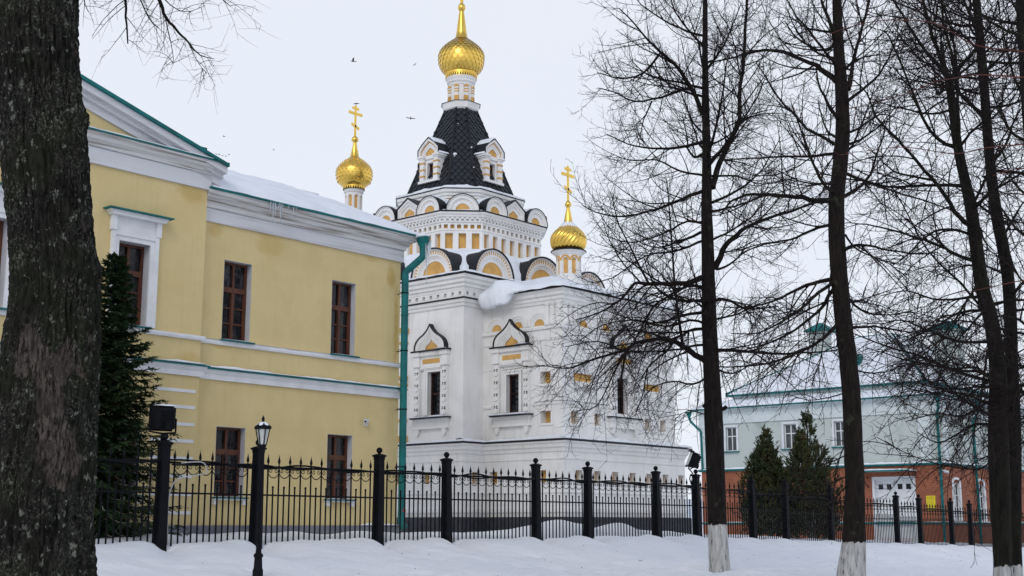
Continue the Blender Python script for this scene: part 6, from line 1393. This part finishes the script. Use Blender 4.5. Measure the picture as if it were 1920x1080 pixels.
for pl, r0, r1, ls in (([(60, -560), (110, -420), (180, -260), (225, -120), (234, -30), (236, 30), (240, 82)], .03, .0045, .30), ([(60, -560), (150, -420), (230, -250), (272, -110), (294, -20), (308, 25), (330, 55), (352, 78), (375, 103), (402, 110)], .028, .002, .36), ([(180, -300), (260, -180), (330, -80), (380, -40), (410, -8), (432, 12)], .012, .002, .32), ([(225, -140), (250, -60), (262, -5), (280, 35), (300, 55)], .010, .002, .30), ([(294, -20), (320, 10), (350, 22), (385, 10)], .005, .0016, .28), ([(308, 25), (318, 70), (325, 110), (322, 120)], .004, .0014, .24), ([(140, -300), (158, -150), (160, -60), (158, 0), (166, 22)], .012, .002, .24), ([(352, 78), (372, 118), (388, 138)], .003, .0012, .2)):
    n = len(pl); t.limb([at(x, y, 8.0 + .9 * i / n) for i, (x, y) in enumerate(pl)], r0, r1, ls, .35, 7, 4, wob=.006)
for k in range(5):
    a = [2.6, 3.6, 4.4, 1.6, 5.3][k]; d = Vector((math.cos(a), math.sin(a), .55)); pts_ = walk(top - Vector((0, 0, .2 * k)), d, 2.6, 7, .15, .0, .15); t.limb(pts_, .10, .03, .6, .3, 8, 2)
t.limb([top - Vector((0, 0, .1)), top + Vector((.05, 0, .8)), top + Vector((.1, .1, 2.2)), top + Vector((.2, .1, 4.0))], Rc[-1], .06, .7, .3, 14)
t.wood.build('limbs', bk, big, True, fix=False); t.crown.build('crown', MT['twig'], big, False, fix=False)

# ------------------------------------------------------------------ evergreens
def flakes(m, p, d, ln, w_, nrm):
    s = d.cross(nrm)
    if s.length < 1e-4: s = d.orthogonal()
    s = s.normalized() * w_
    m.add([tuple(p - s * .5), tuple(p + d * ln * .55 - s), tuple(p + d * ln), tuple(p + d * ln * .55 + s), tuple(p + s * .5)], [(0, 1, 2, 3, 4)])
def spruce(base, H, R, seed, label, tip=None):
    random.seed(seed); f = MB(); w = MB(); top_ = base + Vector((0, 0, H)); w.tube([tuple(base - Vector((0, 0, .3))), tuple(base + Vector((.02, 0, H * .5))), tuple(top_)], [.085, .05, .012], 10)
    z = .12
    while z < H * .985:
        k = z / H; rr = R * (1 - k) ** .82 * (1 if k > .08 else .85) + .08; nb = 7 if k < .7 else 5; a0 = U(0, 7)
        for b_ in range(nb):
            a = a0 + b_ * 2 * PI / nb + U(-.3, .3); ln = rr * U(.62, 1.16); up = -.28 + .65 * k + U(-.12, .12)
            d = Vector((math.cos(a), math.sin(a), up)); pts_ = walk(base + Vector((0, 0, z)), d, ln, 6, .06, .04, .17)
            w.tube(pts_, [.014 * (1 - i / 7) + .003 for i in range(7)], 4, False)
            L2 = 0
            for i in range(1, 7):
                for h in range(2):
                    p = pts_[i - 1].lerp(pts_[i], U(0, 1)); tg = (pts_[i] - pts_[i - 1]).normalized()
                    for sg in (-1, 1):
                        sd = Vector((-tg.y, tg.x, 0)) * sg; q = (tg * U(.5, .9) + sd * U(.5, 1.0) + Vector((0, 0, U(-.38, .10)))).normalized(); sl = ln * U(.14, .34) * (1.15 - i / 9) + .05
                        tp = walk(p, q, sl, 3, .10, .07)
                        for x, y in zip(tp, tp[1:]):
                            dv = y - x; l_ = dv.length; dv.normalize()
                            flakes(f, x, dv, l_ * 1.35, U(.016, .028), Vector((U(-.4, .4), U(-.4, .4), 1)))
                            for e in (-1, 1):
                                for _ in range(2): flakes(f, x.lerp(y, rnd()), (dv * U(.5, 1) + Vector((-dv.y, dv.x, U(-.7, .2))) * e * U(.5, 1)).normalized(), U(.05, .11), U(.009, .016), Vector((U(-.5, .5), U(-.5, .5), 1)))
            flakes(f, pts_[5], (pts_[6] - pts_[5]).normalized(), .16, .03, Vector((0, 0, 1)))
        z += U(.085, .15)
    t = thing('spruce_tree', tuple(base), label, 'tree'); w.build('trunk', bk2, t, True, fix=False); f.build('crown', MT['fol_dark'], t, False, fix=False); return t
sp = gbase(188, 24.9); spruce(sp, 5.5, 1.52, 5, 'dark green spruce in front of the yellow house, behind the fence and the near trunk')
def thuja(base, H, R, seed, label):
    random.seed(seed); f = MB(); w = MB(); w.tube([tuple(base - Vector((0, 0, .3))), tuple(base + Vector((0, 0, H * .6))), tuple(base + Vector((0, 0, H)))], [.09, .05, .01], 8)
    leads = [(0, 0, 1.0, .55)] + [(R * U(.25, .62) * math.cos(i * 1.05 + U(-.3, .3)), R * U(.25, .62) * math.sin(i * 1.05 + U(-.3, .3)), U(.50, .93), U(.34, .52)) for i in range(6)] + [(R * U(.5, .8) * math.cos(i * 1.6 + .5), R * U(.5, .8) * math.sin(i * 1.6 + .5), U(.25, .5), U(.35, .5)) for i in range(4)]
    for lx, ly, lh, lr in leads:
        tp0 = base + Vector((lx * .55, ly * .55, lh * H)); w.tube([tuple(base), tuple(base + Vector((lx, ly, lh * H * .5))), tuple(tp0)], [.03, .02, .004], 5, False)
        for i in range(int(330 * lh * (lr / .45))):
            k = rnd() ** .9; a = U(0, 2 * PI); rmax = R * lr * (1 - k) ** .8 * (1 + .5 * nz(math.cos(a) * 1.5 + lx * 3, math.sin(a) * 1.5 + ly * 3, k * 5)) + .03; r = rmax * U(.25, 1.0) ** .5
            bend = min(1, k * 2); p = base + Vector((lx * (bend if k < .5 else 1 - .45 * (k - .5) * 2) + r * math.cos(a), ly * (bend if k < .5 else 1 - .45 * (k - .5) * 2) + r * math.sin(a), k * lh * H * .97))
            out = Vector((math.cos(a) * .7, math.sin(a) * .7, .55 + .7 * k)) + rdir() * .4; out.normalize()
            ln = (U(.14, .36) if rnd() < .88 else U(.4, .62)) * (1.1 - .45 * k); tp = walk(p, out, ln, 3, .14, -.05)
            w.tube(tp, [.006, .005, .004, .002], 3, False)
            for x, y in zip(tp, tp[1:]):
                dv = (y - x); dv.normalize()
                for _ in range(4): flakes(f, x.lerp(y, rnd()), (dv + rdir() * .8).normalized(), U(.06, .14), U(.010, .022), rdir())
                flakes(f, x, dv, U(.10, .17), .018, rdir())
    t = thing('conifer_tree', tuple(base), label, 'tree'); w.build('trunk', bk2, t, True, fix=False); f.build('crown', MT['fol_thuja'], t, False, fix=False)
b6 = gbase(1443, 49.0); thuja(b6, 4.05, 1.35, 3, 'lower bronze green conifer behind the fence, left of its taller twin')
b7 = gbase(1521, 48.5); thuja(b7, 4.75, 1.75, 4, 'taller dark green conifer behind the fence, beside the leaning tree trunk')

# bits of fallen bark, buds and twigs lying on the snow
random.seed(99); lt = MB()
for i in range(110):
    a, s_ = U(-12, 34), U(.5, 9); q = fpt(a, s_, gz(a, s_) + .006); an = U(0, 6.3); l_ = U(.012, .05) * (2.2 if rnd() < .1 else 1)
    lt.tube([tuple(q), tuple(q + Vector((math.cos(an) * l_ * .6, math.sin(an) * l_ * .6, .006))), tuple(q + Vector((math.cos(an + .5) * l_, math.sin(an + .5) * l_, .004)))], [.004, .005, .003], 4, False)
tag(lt.build('fallen_twigs', MT['twig'], None, fix=False), 'scattered bits of dark twig and bark littering the foreground snow', 'twigs', None, 'stuff')
